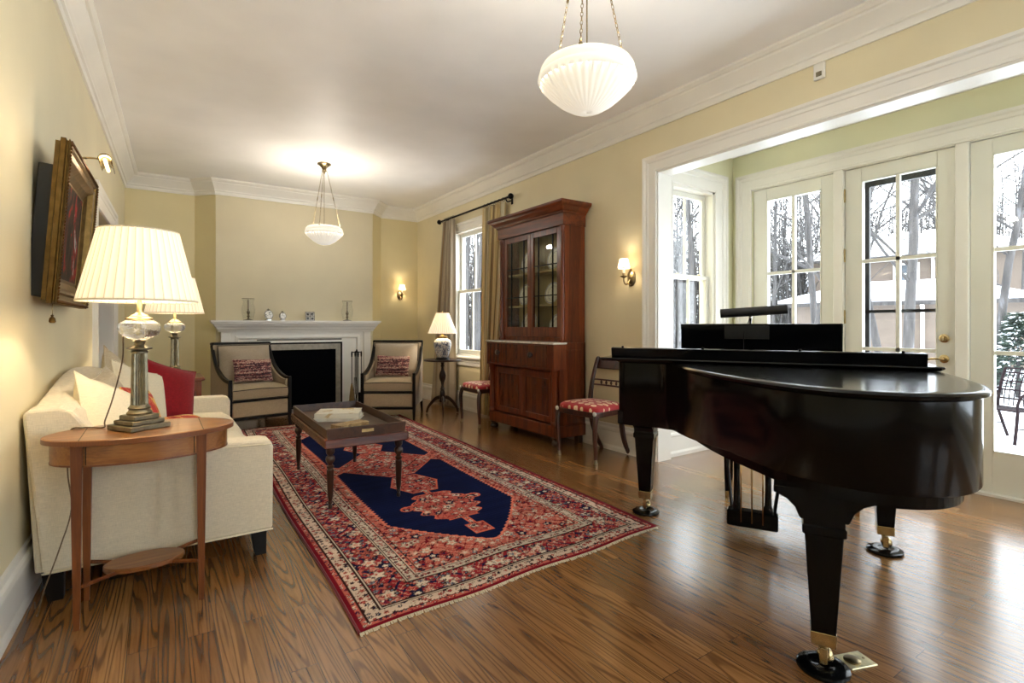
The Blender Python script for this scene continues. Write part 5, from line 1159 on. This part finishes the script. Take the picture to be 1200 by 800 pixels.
# facade strip outside so the house reads solid
def wpt(px, dist):     # world x,y along the ray through image column px at camera depth dist
    k = (px - 600) / 612.0; s_, c_ = math.sin(YAW), math.cos(YAW); return ((s_ + k * c_) * dist, (c_ - k * s_) * dist)
def tree(label, x, y, h, r0, seed, lean=(0, 0), depth=5, spread=.78, fork=.35):
    rnd = random.Random(seed); root = thing('bare_tree', label, 'tree', (x, y, GZ0), 0, 'bare winter trees outside')
    tk, brs = MB(), MB()
    def grow(p, d, L, r, lev):
        n = 6 if lev == 0 else 4; pts = [p]; rr = [r]; q = p.copy(); dd = d.copy()
        for i in range(n):
            dd = (dd + Vector((rnd.uniform(-1, 1), rnd.uniform(-1, 1), rnd.uniform(-.4, .6))) * (.06 if lev == 0 else .16)).normalized()
            q = q + dd * L / n; pts.append(q.copy()); rr.append(r * (1 - .45 * (i + 1) / n) if lev < depth else r * (1 - .85 * (i + 1) / n))
        (tk if lev == 0 else brs).tube(pts, rr, 9 if lev == 0 else (5 if lev < 3 else 3), caps=False)
        if lev >= depth: return
        nb = rnd.randint(3, 4) if lev else rnd.randint(6, 8)
        for k in range(nb):
            t = rnd.uniform(fork if lev == 0 else .25, 1.0); i = min(n - 1, int(t * n)); o = pts[i].lerp(pts[i + 1], t * n - i)
            ax = Vector((rnd.uniform(-1, 1), rnd.uniform(-1, 1), rnd.uniform(-.1, .35))).normalized()
            nd = (dd * (1 - spread) + ax * spread + Vector((0, 0, .22))).normalized()
            grow(o, nd, L * rnd.uniform(.42, .68), rr[i] * rnd.uniform(.30, .5), lev + 1)
        grow(pts[-1], (dd + Vector((rnd.uniform(-.3, .3), rnd.uniform(-.3, .3), .1))).normalized(), L * .6, rr[-1] * .95, lev + 1)
    grow(Vector((0, 0, -.1)), Vector((lean[0], lean[1], 1)).normalized(), h * .62, r0 * .58, 0)
    tk.build('trunk', M['bark'], root, merge=False); brs.build('branches', M['bark'], root, merge=False)
    return root
spec = [(1036, 13, 9, .17, 'bare tree with a curved trunk seen through the left pane of the middle glazed door', (-.02, .06)),
        (1062, 11, 11, .19, 'bare tree with a thick dark straight trunk behind the middle glazed door', (.0, .0)),
        (943, 16, 10, .20, 'bare tree with a leaning trunk seen through the left glazed panel', (.16, -.10)),
        (958, 20, 12, .24, 'bare tree with an upright trunk at the right edge of the left glazed panel', (0, 0)),
        (905, 24, 10, .16, 'slender bare tree at the left edge of the left glazed panel', (.05, 0)),
        (1169, 12, 10, .16, 'bare tree at the left edge of the third glazed panel, behind the patio chair', (.0, -.02)),
        (1196, 22, 10, .2, 'far bare tree at the very right edge of the picture', (0, 0)),
        (812, 15, 11, .16, 'bare forked tree seen through the side window of the bay', (.05, .03)),
        (796, 22, 12, .18, 'bare tree at the left edge of the bay side window', (0, 0)),
        (826, 26, 12, .2, 'bare tree at the right edge of the bay side window', (.04, 0)),
        (1010, 26, 12, .2, 'far bare tree behind the hinge side of the middle glazed door', (0, 0)),
        (1090, 28, 11, .2, 'far bare tree behind the handle side of the middle glazed door', (.03, 0)),
        (553, 13, 11, .14, 'bare tree seen between the curtains through the left half of the window', (0, .03)),
        (561, 20, 11, .2, 'bare tree seen between the curtains through the right half of the window', (0, .0)),
        (543, 24, 12, .2, 'far bare tree seen past the left curtain', (0, 0))]
for i, (px, dist, h, r0, lab, ln) in enumerate(spec):
    x, y = wpt(px, dist); tree(lab, x, y, h * (1 if dist < 18 else 1.15), r0, 40 + i, ln)
# distant thicket: hundreds of thin saplings and twigs, beyond counting
rnd = random.Random(5); th = MB()
for k in range(2300):
    px = rnd.uniform(500, 1330); dist = rnd.uniform(29, 55); x, y = wpt(px, dist); h = rnd.uniform(4, 11) * (1 if rnd.random() < .8 else 1.5); r_ = rnd.uniform(.035, .10)
    p = Vector((x, y, GZ0)); pts = [p]
    for j in range(4): p = p + Vector((rnd.uniform(-.3, .3), rnd.uniform(-.3, .3), h / 4)); pts.append(p)
    th.tube(pts, [r_, r_ * .85, r_ * .65, r_ * .45, r_ * .15], 3, caps=False)
    for j in range(10):
        t = rnd.uniform(.15, 1); i = min(3, int(t * 4)); o = pts[i].lerp(pts[i + 1], t * 4 - i); e = o + Vector((rnd.uniform(-1, 1), rnd.uniform(-1, 1), rnd.uniform(.3, 1.1))) * rnd.uniform(.6, 1.6)
        th.tube([o, o.lerp(e, .5) + Vector((rnd.uniform(-.1, .1), rnd.uniform(-.1, .1), .08)), e], [r_ * .5, r_ * .4, r_ * .2], 3, caps=False)
tag(th.build('tree_thicket', M['bark'], merge=False), 'distant thicket of bare saplings beyond the snowy yard', 'thicket', kind='stuff')
# houses
tanw = paint('tan_stucco', (104, 92, 82), .8, .08); brk = base('brick_wall', rough=.85); g = G(brk); bt = g.n('TexBrick'); g.l(g.coord('Object', (1, 1, 1), (PI / 2, 0, 0)), bt.inputs[0]); bt.inputs['Scale'].default_value = 4
bt.inputs['Color1'].default_value = srgb(96, 78, 68); bt.inputs['Color2'].default_value = srgb(80, 66, 60); bt.inputs['Mortar'].default_value = srgb(110, 102, 96); g.color(bt.outputs[0])
dkg = base('dark_window_glass', (52, 58, 66), .1); _g = G(dkg); _g.color(_g.ramp(_g.noise(_g.coord(), 2, 2), [(.3, (44, 50, 58)), (.7, (78, 86, 94))]))
def house(label, px, dist, w_, dep, h, roofh, mat, rot, wins):
    x, y = wpt(px, dist); r = thing('house', label, 'house', (x, y, GZ0), rot)
    MB().box(-w_ / 2, w_ / 2, 0, dep, 0, h).build('wall', mat, r)
    o = .45; rf = MB().loft([[(-w_ / 2 - o, -o, h - .1), (w_ / 2 + o, -o, h - .1), (w_ / 2 + o, dep + o, h - .1), (-w_ / 2 - o, dep + o, h - .1)], [(-w_ / 2 - o, -o, h + .12), (w_ / 2 + o, -o, h + .12), (w_ / 2 + o, dep + o, h + .12), (-w_ / 2 - o, dep + o, h + .12)], [(-w_ / 2 + dep * .4, dep * .5 - .05, h + roofh), (w_ / 2 - dep * .4, dep * .5 - .05, h + roofh), (w_ / 2 - dep * .4, dep * .5 + .05, h + roofh), (-w_ / 2 + dep * .4, dep * .5 + .05, h + roofh)]], smooth=False)
    rf.build('snowy_roof', M['snow'], r); MB().box(-w_ / 2 - o, w_ / 2 + o, -o - .03, -o, h - .16, h + .0).build('eaves', M['bark'], r)
    for wx, wz, ww, wh in wins:
        fo_ = MB().box(wx - ww / 2 - .1, wx + ww / 2 + .1, -.06, 0, wz - .1, wz + wh + .1).build('window', M['trim'], r)
        MB().box(wx - ww / 2, wx + ww / 2, -.09, -.06, wz, wz + wh / 2 - .03).box(wx - ww / 2, wx + ww / 2, -.09, -.06, wz + wh / 2 + .03, wz + wh).build('pane', dkg, fo_)
    MB().tube([(w_ * .12, -.12, .1), (w_ * .12, -.12, h - .4), (w_ * .12, -o + .05, h - .12)], .07, 6).build('downpipe', M['trim'], r); return r
rt = -(PI / 2) + .25
h1 = house('tan two storey house with snowy roofs behind the middle glazed door', 1062, 27, 9, 7, 5.2, 1.7, tanw, rt, [(-2.6, 3.6, 1.3, 1.2), (2.4, 3.6, 1.3, 1.2), (0, 3.8, .9, .9)])
h2 = house('low tan garage with a snow covered roof in front of the tan two storey house', 1048, 21, 7.5, 5, 2.55, 1.0, tanw, rt, [])
house('brick house with snowy roof seen through the third glazed panel', 1215, 25, 9, 7, 3.4, 2.2, brk, rt, [(-2.5, 1.0, 1.6, 1.5), (2.5, 1.2, 1.4, 1.4)])
house('pale house with white framed windows seen through the left glazed panel', 948, 38, 10, 8, 3.2, 2.4, brk, rt + .2, [(-.6, .9, 1.6, 1.7), (2.6, .9, 1.6, 1.7)])
# evergreen
def evergreen(label, px, dist, h, seed):
    x, y = wpt(px, dist); r = thing('evergreen', label, 'tree', (x, y, GZ0)); rnd = random.Random(seed); f = MB(); sn_ = MB()
    for k in range(1500):
        t = rnd.random() ** .8; z = .15 + t * (h - .2); R = (1 - t) * h * .34 + .05; a = rnd.uniform(0, 2 * PI); q = R * rnd.uniform(.35, 1)
        p = Vector((q * math.cos(a), q * math.sin(a), z)); L = rnd.uniform(.08, .2); d_ = Vector((math.cos(a + rnd.uniform(-.7, .7)), math.sin(a + rnd.uniform(-.7, .7)), rnd.uniform(-.3, .3)))
        (sn_ if rnd.random() < .2 else f).tube([p, p + d_ * L * .5 + Vector((0, 0, .01)), p + d_ * L], [.018, .016, .003], 4, caps=False)
    f.build('needles', M['needle'], r, merge=False); tag(sn_.build('snow_tufts', M['snow'], r, merge=False), 'snow lying on the twigs'); MB().tube([(0, 0, 0), (0, 0, h)], [.05, .01], 6).build('trunk', M['bark'], r)
M['needle'] = base('needle_green', (40, 54, 44), .8); _g = G(M['needle']); _g.color(_g.ramp(_g.noise(_g.coord(), 5, 2), [(.3, (26, 38, 32)), (.7, (52, 66, 54))]))
evergreen('small snow dusted evergreen behind the patio chair', 1193, 11.5, 1.9, 3)
# patio chair
pcx, pcy = wpt(1180, 7.2)
pch = thing('patio_chair', 'dark metal patio chair standing in the snow outside the glazed doors', 'chair', (pcx, pcy, GZ0), rad(-112))
mtb = metal('bronze_tube', (44, 36, 38), .6)
for sx in (-1, 1):
    MB().tube(smoothpath([(sx * .24, -.22, 0), (sx * .25, -.20, .25), (sx * .25, -.18, .44)], 5), .02, 8).build('leg', mtb, pch)
    MB().tube(smoothpath([(sx * .25, .38, 0), (sx * .25, .28, .22), (sx * .25, .20, .44), (sx * .25, .24, .70), (sx * .25, .34, .98)], 5), .02, 8).build('leg', mtb, pch)
    MB().tube(smoothpath([(sx * .26, .25, .70), (sx * .29, .05, .69), (sx * .29, -.14, .66), (sx * .26, -.19, .55), (sx * .25, -.18, .44)], 5), .017, 8).build('armrest', mtb, pch)
bs = MB()
for k in range(7):
    x = -.18 + .06 * k; bs.tube(smoothpath([(x, .20, .46), (x, .235, .70), (x, .335, .97)], 4), .008, 6)
for z, y in ((.56, .212), (.68, .232), (.80, .27), (.92, .315), (.98, .34)): bs.tube([(-.25, y, z), (.25, y, z)], .012, 6)
bs.build('backrest', mtb, pch)
ss = MB().tube([(-.25, -.18, .44), (.25, -.18, .44), (.25, .20, .44), (-.25, .20, .44), (-.25, -.18, .44)], .013, 8)
for k in range(9): ss.tube([(-.22 + .055 * k, -.18, .445), (-.22 + .055 * k, .20, .445)], .006, 6)
ss.build('seat', mtb, pch)
st_ = MB(); 
for sx in (-1, 1): st_.tube([(sx * .245, -.2, .2), (sx * .25, .29, .2)], .009, 6)
st_.build('stretcher', mtb, pch)

# label check: setting parts carry no label
for o in bpy.data.objects:
    if o.parent is None and o.get('kind') != 'structure' and o.type not in ('CAMERA', 'LIGHT') and 'label' not in o: print('NO LABEL', o.name)
